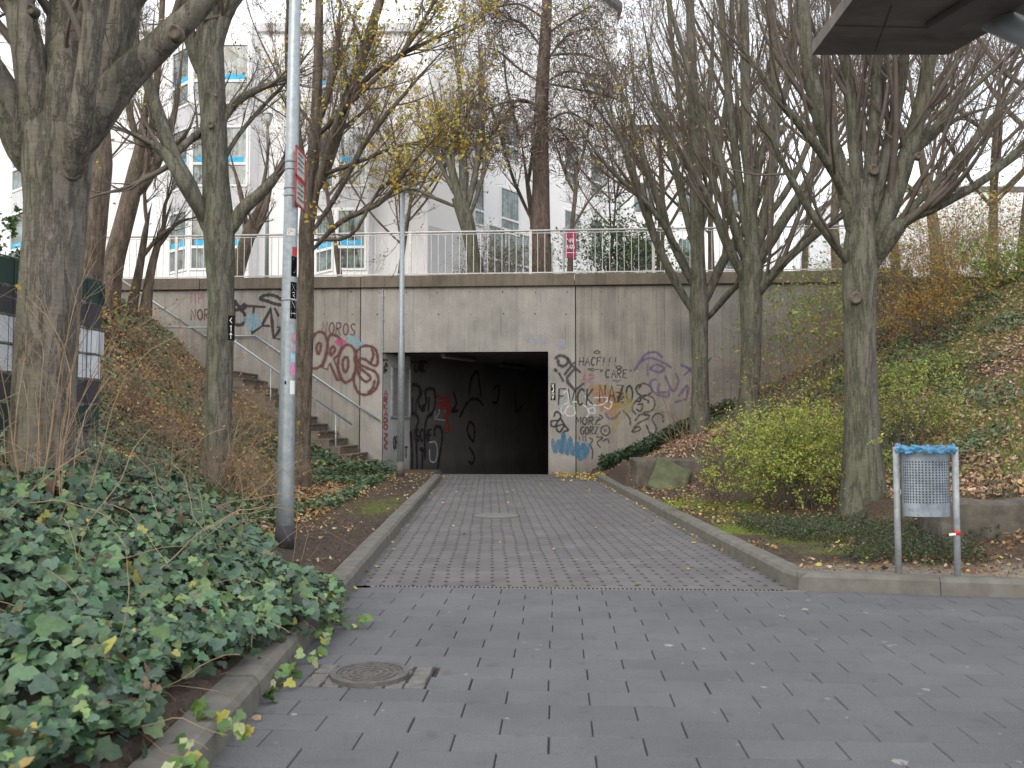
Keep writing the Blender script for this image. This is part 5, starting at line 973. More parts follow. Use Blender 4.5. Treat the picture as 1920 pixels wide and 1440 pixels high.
gsc('slope_ivy','ivy carpeting the upper right slope','ivy',46000,(3.5,13),(9.5,21),lambda x,y: front(x,y)&(x>4.4)&(fbm(x,y,.5,41)-.035*(x-6)+.02*(y-12)>.55),IVY,(.035,.065),lambda n:pal(n,[(.07,.11,.06),(.10,.145,.075),(.18,.21,.09)],[4,3,1.5],.25),M['ivyleaf'],(.02,.12),.45)
gsc('wall_ivy','dark ivy clump climbing along the wall foot right of the underpass','ivy',9000,(1.9,5.2),(18.2,21.3),lambda x,y: front(x,y)&(y>20.3-(x-2.0)*.15-.4*fbm(x,y,2,3))&(x>2.1),IVY,(.05,.09),lambda n:pal(n,[(.035,.07,.03),(.05,.09,.04),(.02,.045,.02)],[4,3,3],.2),M['ivyleaf'],(.02,.33),.6)
BLD=([(-.04,-.5,0),(.04,-.5,0),(0,.5,.1)],[(0,1,2)])
def grass(name,label,N,xr,yr,maskf,size,cols):
    x=RS.uniform(*xr,N);y=RS.uniform(*yr,N); m=maskf(x,y); x,y=x[m],y[m]; n=len(x); s=RS.uniform(*size,n); up=np.tile([0,0,1.],(n,1))+rndv(n,.35)
    ps=np.stack([x,y,hgt(x,y)],1)+up*s[:,None]*.45; nr=rndv(n,1); nr[:,2]*=.2
    tag(scatter(name,[(-.05,-.5,0),(.05,-.5,0),(.0,.5,.08)],[(0,1,2)],ps,nr,s,cols(n),M['leaf'],spin=up),label,'grass',kind='stuff')
gcol=lambda n:pal(n,[(.16,.22,.06),(.21,.27,.08),(.30,.30,.11)],[3,3,1],.2)
grass('slope_grass','green grass showing between fallen leaves on the right slope',110000,(4.6,14),(8,17),lambda x,y:(fbm(x,y,1.2,51)>.38)&(x>4.7),(.05,.12),gcol)
grass('verge_grass','tufts of bright grass beside the bin and kerb',9000,(2.2,6),(6.6,9.5),lambda x,y:(fbm(x,y,2.0,52)>.66)&(y>YF(x)+.4),(.03,.08),gcol)
gsc('low_groundcover','low dark green ground cover between the thick tree and the bin','ground cover',26000,(2.5,5.0),(7.0,9.8),lambda x,y:(fbm(x,y,1.4,61)+.15*np.exp(-((x-3.6)/.9)**2)*1-.08*(y<7.3)>.50),LEAF,(.015,.035),lambda n:pal(n,[(.05,.085,.035),(.09,.12,.07),(.12,.14,.1),(.13,.09,.06)],[4,3,2,2],.25),M['leaf'],(.0,.14),.9)
gsc('verge_leaves','scattered dry leaves and debris on the right verge','fallen leaves',9000,(2.1,4.8),(6.6,20.5),lambda x,y: front(x,y)&(x>XR(y)+.18)&(fbm(x,y,1.5,71)>.42)&(y>YF(x)+.3),CURL,(.02,.055),lambda n:pal(n,[(.27,.17,.09),(.4,.33,.22),(.2,.11,.06),(.45,.34,.1)],[4,2,3,1],.25),M['litter'],(0,.03),.5)
gsc('verge_leaves_left','scattered pale leaves on the bare soil left of the path','fallen leaves',2600,(-3.6,-1.4),(6.8,20),lambda x,y: front(x,y)&(x<XL(y)-.19)&(fbm(x,y,1.5,73)+.02*(y-12)>.45),CURL,(.02,.055),lambda n:pal(n,[(.34,.26,.12),(.45,.38,.24),(.2,.12,.07)],[3,2,3],.25),M['litter'],(0,.02),.4)
gsc('twig_debris','fine soil crumbs and twigs left of the path','debris',14000,(-3.8,-1.4),(5.8,19.5),lambda x,y: front(x,y)&(x<XL(y)-.2),DIA,(.006,.022),lambda n:pal(n,[(.10,.075,.055),(.16,.12,.09),(.06,.045,.035)],[3,1,3],.3),M['litter'],(0,.01),.8)
gsc('twig_debris_right','fine soil crumbs on the right verge','debris',14000,(2.2,6.5),(6.4,12),lambda x,y:(y>YF(x)+.25)&(x>XR(y)+.2),DIA,(.006,.022),lambda n:pal(n,[(.12,.095,.07),(.2,.16,.12),(.07,.055,.045)],[3,1,3],.3),M['litter'],(0,.01),.8)
flat=lambda x,y: np.zeros_like(x)+.006
gsc('gutter_leaves','yellow leaves gathered along the foot of the kerbs','fallen leaves',9000,(-1.75,2.3),(2.5,20.4),lambda x,y:((x>XL(y)+.0)&(x<XL(y)+.035+.03*fbm(x,y,3,1))&(RS.rand(len(x))<.6))|((x<XR(y)-.0)&(x>XR(y)-.05-.012*np.clip(y-8,0,12)*fbm(x,y,2.5,5))&(y>6.8)&(RS.rand(len(x))<.35+.035*y)),CURL,(.025,.05),yelw,M['litter'],(0,.015),.5,zf=flat)
gsc('portal_leaves','yellow leaves piled at the right foot of the underpass','fallen leaves',900,(.9,2.6),(18.3,21.2),lambda x,y:front(x,y)&(fbm(x,y,2,7)+.3*(x-1.6)+.12*(y-20.3)>.42),CURL,(.04,.07),yelw,M['litter'],(0,.03),.5,zf=lambda x,y: np.where((x>XR(y))&(y<19.7),.11,0.02)+.006)
gsc('path_leaves','single leaves lying on the path','fallen leaves',260,(-1.5,2.1),(4,20.6),lambda x,y:(x>XL(y)+.05)&(x<XR(y)-.05)&(RS.rand(len(x))<np.clip((y-5)/14,.05,1)),CURL,(.025,.055),yelw,M['litter'],(0,.006),.2,zf=flat)
# larger single leaves
LG=lambda px,py,z: G(px,py,z)
# ------------------------------------------------------------------ stones
def stone(name,label,c,dims,rz,mat,seed,tilt=(0,0),group=None):
    rs=np.random.RandomState(seed); n=7; V=[];
    import bmesh
    bm=bmesh.new(); bmesh.ops.create_cube(bm,size=1); 
    for v in bm.verts: v.co=Vector((v.co.x*(1+rs.uniform(-.08,.08)),v.co.y*(1+rs.uniform(-.08,.08)),v.co.z*(1+rs.uniform(-.08,.08))))
    for v in bm.verts: v.co=Vector((v.co.x*dims[0],v.co.y*dims[1],v.co.z*dims[2]))
    bmesh.ops.bevel(bm,geom=list(bm.edges),offset=.03,segments=1,affect='EDGES')
    bmesh.ops.triangulate(bm,faces=bm.faces[:]); bmesh.ops.subdivide_edges(bm,edges=bm.edges[:],cuts=3,use_grid_fill=True)
    for v in bm.verts:
        p=np.array(v.co); k=(math.sin(p[0]*9+seed)+math.sin(p[1]*11+seed*2)+math.sin(p[2]*13+p[0]*7))*.012; v.co+=v.co.normalized()*k+Vector(rs.uniform(-.006,.006,3))
    me=bpy.data.meshes.new(name); bm.to_mesh(me); bm.free(); me.materials.append(mat); o=bpy.data.objects.new(name,me); COL.objects.link(o)
    o.location=c; o.rotation_euler=(tilt[0],tilt[1],rz); return tag(o,label,'stone',group)
sb=G(1215,910,.12)
stone('stone_block','left squared sandstone block with a mossy end near the underpass',(2.55,15.6,.33),(.75,.55,.62),.1,M['stone'],1)
stone('stone_block','long flat topped stone block left of the bare shrub',(3.45,15.15,.36),(1.45,.6,.60),-.12,M['stone'],2,(0,-.04))
stone('stone_slab','green algae covered slab leaning on the two stone blocks',(2.72,14.8,.30),(.62,.12,.62),-.25,M['stone_green'],3,(-.55,.35))
stone('stone_block','big sandstone block right of the litter bin',(4.35,7.95,.26),(.95,.55,.60),-.08,M['stone'],4)
stone('stone_block','sandstone block cut by the right picture edge',(5.45,7.9,.30),(1.1,.6,.66),.05,M['stone'],5)
stone('pebble','small dark pebble on the soil left of the bin',tuple(G(1657,1065,.13)),(.07,.05,.045),.3,M['dark'],6)
# ------------------------------------------------------------------ lamp posts
def pxr(h,d): return h/F*d
d=7.5; b=P(533,1030,d); t=P(556,-140,d)
e=empty('lamp_post',b,'tall galvanised post at the left of the path with stickers and a dark foot band','lamp post')
def on(tt): return b+(t-b)*tt
mb=MB(); tt=np.linspace(0,1,12); mb.tube([on(q)+np.array([0,0,-.15 if i==0 else 0]) for i,q in enumerate(tt)],[pxr(16.5-6.5*q,d) for q in tt],24); mb.build('pole',M['galv'],e,True)
mb=MB(); mb.tube([on(-.0),on(.038)],[pxr(17.3,d),pxr(17.0,d)],24); mb.build('foot_band',simple('bitumen_band',(.05,.052,.058),.8,0,.2,20),e,True)
mb=MB()
for py in (316,330,366,380,575):
    q=(1030-py)/1170; mb.tube([on(q),on(q+.0035)],[pxr(17.2-6.5*q,d)]*2,24)
mb.build('clamp_bands',M['galv_mat'],e,True)
def pole_surf(a0,a1,x0,x1):
    def f(px,py,off):
        q=(1030-py)/1170; r=pxr(16.5-6.5*q,d)+off; a=a0+(px-x0)/(x1-x0)*(a1-a0); c=on(q); return c+np.array([math.sin(a)*r,-math.cos(a)*r,0])
    return f
def pole_patch(name,a0,a1,y0,y1,mat,chars=None,wd=.008,ink='paintw',off=.0015,vertical=True,nn=6):
    f=pole_surf(a0,a1,0,10); V=[];Fs=[]
    for i in range(nn+1): V+=[f(10*i/nn,y1,off),f(10*i/nn,y0,off)]
    Fs=[(2*i,2*i+2,2*i+3,2*i+1) for i in range(nn)]; o=mesh(name,V,Fs,mat,e)
    if chars:
        st=text_strokes(chars,1.6,y0+(y1-y0)*.05,5.6,(y1-y0)*.95,vertical=True) if vertical else text_strokes(chars,.7,y0+(y1-y0)*.15,9,(y1-y0)*.7)
        strokes('lettering',st,wd,M[ink],o,f,base=off+.001)
    return o
pole_patch('sticker',-.25,.95,441,454,M['paintw'],'SPS',.006,'red',vertical=False)
pole_patch('sticker',.55,1.4,475,492,M['red']); pole_patch('sticker',.45,1.4,492.5,530,M['black'],'O',.009)
pole_patch('sticker',.4,1.45,540,608,M['black'],'X3NH',.008)
pole_patch('sticker',.7,1.4,635,650,simple('pink_paper',(.5,.25,.3),.6,0,.5,60)); pole_patch('sticker',.6,1.4,655,668,simple('torn_paper',(.4,.35,.4),.6,0,.7,90)); pole_patch('sticker',.6,1.3,690,712,simple('pink_sticker',(.6,.22,.42),.6,0,.5,70)); pole_patch('sticker',.6,1.3,672,688,simple('blue_sticker',(.35,.55,.68),.6,0,.4,60))
pole_patch('sticker',.55,1.3,722,747,M['paintw']); pole_patch('sticker',-.1,.1,723,729,M['black'])
# red framed signs seen edge-on
for (y0,y1,ch) in ((291,348,'A'),(348,400,'B')):
    q=(1030-(y0+y1)/2)/1170; c=on(q); hgt_=(y1-y0)/F*d; x_a,y_a=.075,-.02; dirv=np.array([.02,.99,0]); dirv/=np.linalg.norm(dirv)
    s=c+np.array([.078,-.16,0]); pl=empty('x',(0,0,0),'','') if False else None
    mb=MB(); nrm_=np.array([dirv[1],-dirv[0],0]); 
    def sgp(a,z,o): return s+dirv*a+nrm_*o+np.array([0,0,z])
    mb.hexa([sgp(0,-hgt_/2+.004,-.004),sgp(.30,-hgt_/2+.004,-.004),sgp(.30,-hgt_/2+.004,.0),sgp(0,-hgt_/2+.004,.0),sgp(0,hgt_/2-.004,-.004),sgp(.30,hgt_/2-.004,-.004),sgp(.30,hgt_/2-.004,0),sgp(0,hgt_/2-.004,0)])
    o=mb.build('sign_plate',M['plate'],e)
    strokes('lettering',[(np.array([(.05,-.08+.045*k_),(.22+.03*(k_%2),-.08+.045*k_)]),False) for k_ in range(4)],.012,M['black'],o,lambda a_,b_,off: sgp(a_,-b_,off),base=.003)
    mb=MB(); k=.02
    for (a0,a1,z0,z1) in ((0,k,-hgt_/2,hgt_/2),(.30-k,.30,-hgt_/2,hgt_/2),(0,.3,-hgt_/2,-hgt_/2+k),(0,.3,hgt_/2-k,hgt_/2)):
        for (o0,o1) in ((-.008,.004),): mb.hexa([sgp(a0,z0,o0),sgp(a1,z0,o0),sgp(a1,z0,o1),sgp(a0,z0,o1),sgp(a0,z1,o0),sgp(a1,z1,o0),sgp(a1,z1,o1),sgp(a0,z1,o1)])
    mb.build('frame',M['red'],o)
# small lamp
d=18.; b=P(751,893,d); t=P(755,360,d); e=empty('street_lamp',b,'slim grey street lamp with a flat head before the left side of the underpass','street lamp')
mb=MB(); mb.tube([b+[0,0,-.2],b+(t-b)*.48,b+(t-b)*.5,t],[pxr(6.6,d),pxr(6.2,d),pxr(5.0,d),pxr(4.4,d)],16); mb.build('pole',M['galv'],e,True)
mb=MB(); mb.tube([b,b+(t-b)*.05],[pxr(7.2,d)]*2,16); mb.build('foot_band',simple('grey_foot',(.14,.12,.115),.8,0,.2,20),e,True)
mb=MB(); c=t+np.array([.12,0,.06]); 
for k_ in range(1): 
    A=np.arange(24)*2*PI/24
    V=[];prof=[(.12,-.05),(.15,-.03),(.15,.015),(.09,.045)]
    for r_,z_ in prof: V+=[c+np.array([math.cos(a)*r_*1.6,math.sin(a)*r_,z_]) for a in A]
    mb.add(V,[(i*24+j,i*24+(j+1)%24,(i+1)*24+(j+1)%24,(i+1)*24+j) for i in range(3) for j in range(24)]+[tuple(range(24))[::-1],tuple(range(72,96))])
mb.build('lamp_head',simple('lamp_head_grey',(.22,.23,.25),.5,.2,.1,10),e,True)
mb=MB(); V=[c+np.array([math.cos(a)*.16,math.sin(a)*.09,-.053]) for a in A]+[c+np.array([math.cos(a)*.11,math.sin(a)*.06,-.075]) for a in A]; mb.add(V,[(j,(j+1)%24,24+(j+1)%24,24+j) for j in range(24)]+[tuple(range(24,48))]); mb.build('lens',M['lamp'],e,True)
pole_surf2=lambda px,py,off: P(px,py,d-.075-off)
# terrace lamp
d=25.; b=P(500,560,d); t=P(502,236,d); e=empty('street_lamp',b,'grey terrace lamp with a cup shaped head in front of the white building','street lamp')
mb=MB(); mb.tube([b,t],[.06,.045],12); mb.build('pole',M['galv'],e,True)
mb=MB(); mb.tube([t,t+[0,0,.1],t+[0,0,.28],t+[0,0,.32]],[.05,.09,.13,.14],16); mb.build('lamp_head',M['lamp'],e,True)
mb=MB(); mb.tube([t+[0,0,.325],t+[0,0,.38]],[.16,.12],16); mb.build('cap',M['galv_mat'],e,True)
# ------------------------------------------------------------------ arrow plate on knotted tree
pl=empty('arrow_plate',P(433,615,11.7),'small black plate with white marks fixed to the knotted tree trunk','sign')
sf=lambda px,py,off: P(px,py,11.60-off)
mb=MB(); V=[sf(a,b_,0) for a,b_ in ((427,638),(440,639),(440,592),(428,591))]+[sf(a,b_,-.02) for a,b_ in ((427,638),(440,639),(440,592),(428,591))]; mb.add(V,[(0,1,2,3),(7,6,5,4),(0,4,5,1),(1,5,6,2),(2,6,7,3),(3,7,4,0)]); mb.build('plate',M['black'],pl)
strokes('lettering',text_strokes('<1^',430.5,596,5.5,42,vertical=True),.010,M['paintw'],pl,sf,base=.004)
# ------------------------------------------------------------------ litter bin
d=6.25; bl=G(1685,1082,.10); br=G(1796,1086,.10); d=(bl[1]+br[1])/2; zt_=P(1740,838,d)[2]
e=empty('litter_bin',(bl+br)/2,'grey perforated metal litter bin on two posts with a blue bag','litter bin')
for k,pb in enumerate((bl,br)):
    mb=MB(); x=pb[0]; mb.tube([(x,pb[1],0.0),(x,pb[1],zt_)],.024,14); mb.build('post',M['galv_mat'],e,True)
xl,xr_=bl[0]+.026,br[0]-.026; cx=(xl+xr_)/2; hw_=(xr_-xl)/2; z0=P(1740,967,d)[2]; z1_=P(1740,845,d)[2]; zh0=P(1740,944,d)[2]; zh1=P(1740,864,d)[2]
def bp(u,z,s=1,k=1.): # u -1..1 across front (s=1) or back
    return np.array([cx+u*hw_,d-s*(.085 if s>0 else .14)*k*math.sqrt(max(0,1-abs(u)**2.6)),z])
def sheet(mb,us,zs,holes,s):
    nu,nz_=len(us),len(zs); V=[bp(u,z,s) for z in zs for u in us]; Fs=[]
    for j in range(nz_-1):
        for i in range(nu-1):
            if holes and (i%2==1) and (j%2==1): continue
            f=(j*nu+i,j*nu+i+1,(j+1)*nu+i+1,(j+1)*nu+i); Fs.append(f if s>0 else f[::-1])
    mb.add(V,Fs)
nh=20; th=np.linspace(-1,1,2*nh+2); us=np.sin(th*PI/2)*.9+th*.1; us[0],us[-1]=-1,1
nzv=16; pitch=(zh1-zh0)/nzv; zs=[]; 
for j in range(nzv): zs+=[zh0+j*pitch,zh0+j*pitch+pitch*.40]
zs.append(zh1)
mb=MB(); sheet(mb,us,np.array(zs),True,1); sheet(mb,us[::1],np.array([z0,zh0]),False,1); sheet(mb,us[::1],np.array([zh1,z1_]),False,1); sheet(mb,us,np.array([z0,z1_]),False,-1)
mb.add([bp(u,z0,1) for u in us]+[bp(u,z0,-1) for u in us[::-1]],[tuple(range(2*len(us)))[::-1]])
mz,nz3,bz=newmat('scuffed_zinc'); vz=pos(nz3); cz=ramp(nz3,noise(nz3,vz,12,6,.7),[(.3,(.16,.195,.225)),(.6,(.29,.335,.37))]); cz=mixc(nz3,ramp(nz3,noise(nz3,vz,38,5,.75),[(.60,0.),(.68,.8)]),cz,(.07,.055,.045)); cz=mixc(nz3,ramp(nz3,noise(nz3,vz,16,3,.6,(1,1,.15)),[(.58,0.),(.7,.4)]),cz,(.12,.11,.10)); nz3.links.new(cz,bz.inputs['Base Color']); bz.inputs['Roughness'].default_value=.5; bz.inputs['Metallic'].default_value=.3
mb.build('bin_body',mz,e,True)
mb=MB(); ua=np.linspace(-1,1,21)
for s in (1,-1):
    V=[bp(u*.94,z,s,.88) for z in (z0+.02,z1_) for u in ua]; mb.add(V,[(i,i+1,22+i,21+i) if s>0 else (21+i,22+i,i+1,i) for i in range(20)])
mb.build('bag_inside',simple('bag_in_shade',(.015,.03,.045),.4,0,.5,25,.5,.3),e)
# crumpled bag collar
ring=[];n=72
V=[];rows=9
for j in range(rows):
    for i in range(n):
        a=2*PI*i/n; u=math.cos(a); s_=math.sin(a); ph=j/(rows-1)*PI*1.25-.5
        wob=.006*math.sin(a*9+j*.7)+.006*math.sin(a*17+j*2.3)+.004*math.sin(a*31+j)
        rr=.017+.007*math.sin(a*5+2)+.006*math.sin(a*13)
        X_=cx+u*(hw_+.028+math.cos(ph)*rr+wob); Y_=d+s_*(.15+math.cos(ph)*rr+wob); Z_=z1_+.01+math.sin(ph)*rr*1.3+.012*math.sin(a*3+1)*(j/8)+wob*1.2
        if j==0: Z_=z1_-.012+.010*math.sin(a*6+1)+.006*math.sin(a*15)
        V.append((X_,Y_,Z_))
Fs=[(j*n+i,j*n+(i+1)%n,(j+1)*n+(i+1)%n,(j+1)*n+i) for j in range(rows-1) for i in range(n)]
mb=MB(); mb.add(V,Fs); bo=mb.build('bag_collar',simple('blue_bag',(.05,.20,.36),.32,0,.25,18,.6,.6),e,True); sm=bo.modifiers.new('s','SUBSURF'); sm.levels=1; sm.render_levels=1
tx_=bpy.data.textures.new('crumple','CLOUDS'); tx_.noise_scale=.035; dm=bo.modifiers.new('d','DISPLACE'); dm.texture=tx_; dm.strength=.03; dm.mid_level=.5; sm.levels=2; sm.render_levels=2
so_=bo.modifiers.new('t','SOLIDIFY'); so_.thickness=.002
mb=MB(); x=br[0]; zt2=P(1796,997,d)[2]; mb.tube([(x,br[1],zt2-.018),(x,br[1],zt2+.014)],.026,14); mb.build('tape',simple('red_tape',(.55,.03,.03),.4,0,.2,30),e,True)
mb=MB(); mb.add([(x-.02,br[1]-.02,zt2),(x-.075,br[1]-.03,zt2-.004),(x-.07,br[1]-.03,zt2-.02),(x-.02,br[1]-.027,zt2-.016)],[(0,1,2,3)]); mb.build('tape_tail',M['paintw'],e)
# ------------------------------------------------------------------ fence with privacy strips
fa=np.array([P(0,465,5.75)[0]+.05,5.75-1.6,0]); f1=P(190,525,6.85); f0=P(0,466,5.75)
dv=(f1-f0); dv[2]=0; dv/=np.linalg.norm(dv); zf=f1[2]
ef=empty('mesh_fence',(f0[0],f0[1],.3),'double wire mesh fence woven with green, anthracite and grey privacy strips','fence')
s_end=np.linalg.norm((f1-f0)[:2]); s_beg=-1.6; nf=np.array([dv[1],-dv[0],0])
def fp(s,z,o=0): return np.array([f0[0],f0[1],0])+dv*s+nf*o+np.array([0,0,z])
zbot=.42
mb=MB(); s=s_beg
while s<s_end+.001: mb.tube([fp(s,zbot),fp(s,zf+.02)],.003,5,False); s+=.05
mb.build('upright_wires',simple('green_wire',(.06,.075,.08),.5,.2,.15,20),ef)
mb=MB()
for k in range(10):
    z=zf-.2*k-.01
    if z<zbot: break
    for o in (.007,-.007): mb.tube([fp(s_beg,z,o),fp(s_end,z,o)],.0038,5)
mb.build('cross_wires',simple('grey_wire',(.12,.135,.14),.5,.3,.15,20),ef)
cols_=['g','d','l','l','d','g']; sm_={'g':simple('green_strip',(.02,.05,.045),.5,0,.1,4,.3,0),'d':simple('anthracite_strip',(.055,.05,.058),.5,0,.1,4,.3,0),'l':simple('grey_strip',(.6,.62,.66),.5,0,.06,4,.3,0)}
for k,cc in enumerate(cols_):
    zt2=zf-.2*k-.02; zb2=zt2-.178; V=[];Fs=[]; ss=np.arange(s_beg,s_end+.02,.0125); m=len(ss)
    for s in ss:
        o=.0055*math.sin((s-s_beg)/.1*PI*1.0+ (k%2)*0)
        V+=[fp(s,zb2,o),fp(s,zt2,o)]
    Fs=[(2*i,2*i+2,2*i+3,2*i+1) for i in range(m-1)]
    o_=mesh('privacy_strip',V,Fs,sm_[cc],ef)
    if k in(0,2):
        V=[]; A_=np.linspace(-PI/2,PI/2,8)
        for a in A_: V+=[fp(s_end+.0+.02*math.cos(a)*1.5,zb2-.01,.03*math.sin(a)),fp(s_end+.03*math.cos(a),zt2-.005,.03*math.sin(a))]
        mesh('strip_end_cover',V,[(2*i,2*i+2,2*i+3,2*i+1) for i in range(7)],sm_[cc],ef)
mb=MB()
for s in (s_end-.12,s_beg+.5):
    c0=fp(s,0,-.045); obox(mb,c0,dv,.03,nf,.02,.1,zf+.0)
mb.build('post',simple('fence_post',(.14,.15,.17),.5,.3,.15,15),ef)
# ------------------------------------------------------------------ building
def pxx(px,d): return (px-960)/F*d
def pz(py,d): return P(960,py,d)[2]
def window(par,o,du,w,z0,z1,split=None,bars=(),sticker=False,proud=.03,nv=1):
    """o: lower-left world point xy on the facade, du: unit vector along the facade (left to right as seen), outward normal = du rotated clockwise"""
    du=np.array(du,float); du/=np.linalg.norm(du); no=np.array([du[1],-du[0],0]); o=np.array([o[0],o[1],0])
    def q(u,z,k): return o+du*u+no*k+np.array([0,0,z])
    def bx(mb,u0,u1,za,zb,k0,k1): mb.hexa([q(u0,za,k1),q(u1,za,k1),q(u1,za,k0),q(u0,za,k0),q(u0,zb,k1),q(u1,zb,k1),q(u1,zb,k0),q(u0,zb,k0)])
    fr=MB(); t=.07
    bx(fr,0,t,z0,z1,-.02,proud+.02); bx(fr,w-t,w,z0,z1,-.02,proud+.02); bx(fr,t,w-t,z0,z0+t,-.02,proud+.02); bx(fr,t,w-t,z1-t,z1,-.02,proud+.02)
    if split: bx(fr,t,w-t,split-.045,split+.045,-.02,proud+.022)
    for k in range(1,nv): bx(fr,w*k/nv-.03,w*k/nv+.03,z0+t,z1-t,-.02,proud+.018)
    f=fr.build('window',M['frame'],par)
    mb=MB(); mb.add([q(t,z0+t,proud-.02),q(w-t,z0+t,proud-.02),q(w-t,z1-t,proud-.02),q(t,z1-t,proud-.02)],[(0,1,2,3)]); mb.build('pane',M['glass'],f)
    if sticker:
        zs_=split+.06 if split else z0+.15
        mb=MB(); mb.add([q(t+.08,zs_,proud-.01),q(w-t-.08,zs_,proud-.01),q(w-t-.08,zs_+.17,proud-.01),q(t+.08,zs_+.17,proud-.01)],[(0,1,2,3)]); s_=mb.build('sticker_strip',M['cyan'],f)
        ww=(w-2*t-.16); c=w/2-.16
        def sf(px,py,off): return q(px,zs_+.17-py,proud-.01+off)
        st=[]
        for (gx_,) in ((c,),): st+=text_strokes('THV',gx_,.04,.34,.09)
        strokes('lettering',st,.018,M['paintw'],s_,sf,base=.006)
    return f
D=28.3
eb=empty('white_building',(pxx(520,D),D,4.9),'white rendered multi storey building with angled bay windows','building')
xL_,xR_=-24.,pxx(800,D); ztop=pz(62,D)
mb=MB(); mb.hexa([(xL_,D,4.7),(xR_,D,4.7),(xR_+1.2,D+1.5,4.7),(xL_,D+12,4.7),(xL_,D,ztop),(xR_,D,ztop),(xR_+1.2,D+1.5,ztop),(xL_,D+12,ztop)]); mb.box(xL_,xR_+1.2,D+1.51,D+12,4.7,ztop-.002); mb.build('wall',M['white'],eb)
mb=MB(); mb.box(xL_-.3,xR_+.15,D-.15,D+.35,ztop+.002,ztop+.28); mb.hexa([(xL_,D+.6,ztop),(xR_,D+.6,ztop),(xR_,D+9,ztop),(xL_,D+9,ztop),(xL_+.3,D+1.9,ztop+1.2),(xR_-.6,D+1.9,ztop+1.2),(xR_-.6,D+8,ztop+1.2),(xL_+.3,D+8,ztop+1.2)]); mb.build('roof',M['spandrel'],eb)
fl=2.74
def bay(xw0,xf0,xf1,side):
    yf=D-.85; mb=MB(); zlow=5.9
    pl_=[(xw0,D-.002),(xf0,yf),(xf1,yf),(xf1+.02,D-.002)]
    mb.hexa([(*p_,zlow) for p_ in pl_]+[(*p_,ztop-.15) for p_ in pl_]); b_=mb.build('bay',M['white'],eb)
    for k in range(3):
        z0=6.22+fl*k; z1=z0+2.02; sp_=z0+.76
        window(eb,(xf0+.05,yf),(1,0,0),xf1-xf0-.1,z0,z1,sp_,sticker=True,nv=2 if xf1-xf0>1.5 else 1)
        du=np.array([xf0-xw0,yf-D,0]); L=np.linalg.norm(du); du/=L; window(eb,(xw0+du[0]*.08,D+du[1]*.08),du,L-.14,z0,z1,sp_,sticker=True)
        mb=MB(); no=np.array([du[1],-du[0],0]); a0,a1=z1+.05,z0+fl-.05
        if k<2:
            mb.add([(xf0,yf-.012,a0),(xf1,yf-.012,a0),(xf1,yf-.012,a1),(xf0,yf-.012,a1)],[(0,1,2,3)])
            p0=np.array([xw0,D,0])+no*.012; p1=np.array([xf0,yf,0])+no*.012; mb.add([p0+[0,0,a0],p1+[0,0,a0],p1+[0,0,a1],p0+[0,0,a1]],[(0,1,2,3)]); mb.build('cladding_panel',M['spandrel'],eb)
    mb=MB(); q=[(xw0-.08,D-.003),(xf0-.03,yf-.1),(xf1+.08,yf-.1),(xf1+.1,D-.003)]; mb.hexa([(*p_,5.78) for p_ in q]+[(*p_,5.9) for p_ in q]); mb.build('sill',M['spandrel'],eb)
bay(pxx(310,D),pxx(348,D-.85),pxx(462,D-.85),1); bay(pxx(588,D),pxx(625,D-.85),pxx(688,D-.85),1)
bay(pxx(10,D),pxx(45,D-.85),pxx(140,D-.85),1)
# door panel on the angled return
xa=np.array([xR_,D,0]); xb=np.array([xR_+1.2,D+1.5,0])
mb=MB(); dd_=(xb-xa)/np.linalg.norm(xb-xa); no=np.array([dd_[1],-dd_[0],0]); mb.add([xa+dd_*.05+no*.01+[0,0,4.95],xb-dd_*.05+no*.01+[0,0,4.95],xb-dd_*.05+no*.01+[0,0,7.9],xa+dd_*.05+no*.01+[0,0,7.9]],[(0,1,2,3)]); dr=mb.build('door',simple('pale_door',(.62,.63,.66),.5,0,.04,2,.3,0),eb)
mb=MB(); c=(xa+xb)/2+no*.04+dd_*.3; mb.tube([c+[0,0,6.0],c+dd_*.14+[0,0,6.0]],.012,6); mb.build('handle',M['galv_mat'],dr)
mb=MB(); xx=pxx(499,D); mb.tube([(pxx(830,D),D+1.2,4.9),(pxx(830,D),D+1.2,ztop)],.05,8); mb.build('downpipe',M['galv_mat'],eb,True)
# glazed stair bay and receding wing
ew=empty('office_wing',(0,33,4.9),'receding white wing with dark framed windows behind the terrace trees','building')
A=np.array([-2.1,32.5,0]); B=np.array([5.3,42.,0]); du=(B-A)/np.linalg.norm(B-A); no=np.array([du[1],-du[0],0]); L=np.linalg.norm(B-A); zw=22
mb=MB(); bk=np.array([0,14,0]); mb.hexa([A+[0,0,4.7],B+[0,0,4.7],B+bk+[0,0,4.7],A+bk+[0,0,4.7],A+[0,0,zw],B+[0,0,zw],B+bk+[0,0,zw],A+bk+[0,0,zw]]); mb.build('wall',M['white'],ew)
mb=MB(); mb.hexa([A+no*.3-du*.3+[0,0,zw+.002],B+no*.3+[0,0,zw+.002],B+bk+[0,0,zw+.002],A+bk+[0,0,zw+.002],A+no*.3-du*.3+[0,0,zw+.35],B+no*.3+[0,0,zw+.35],B+bk+[0,0,zw+.35],A+bk+[0,0,zw+.35]]); mb.build('roof',M['roof'],ew)
for k in range(3):
    z0=6.0+3.1*k
    for s0,wd_ in ((.5,1.1),(2.6,1.3),(4.6,1.2),(7.2,1.3),(9.4,1.1)):
        if k==0 and s0 in (2.6,4.6): continue
        p_=A+du*s0; window(ew,p_,du,wd_,z0,z0+1.9,z0+.6)
p_=A+du*1.8; window(ew,p_,du,4.6,5.0,9.3,7.9,nv=4)
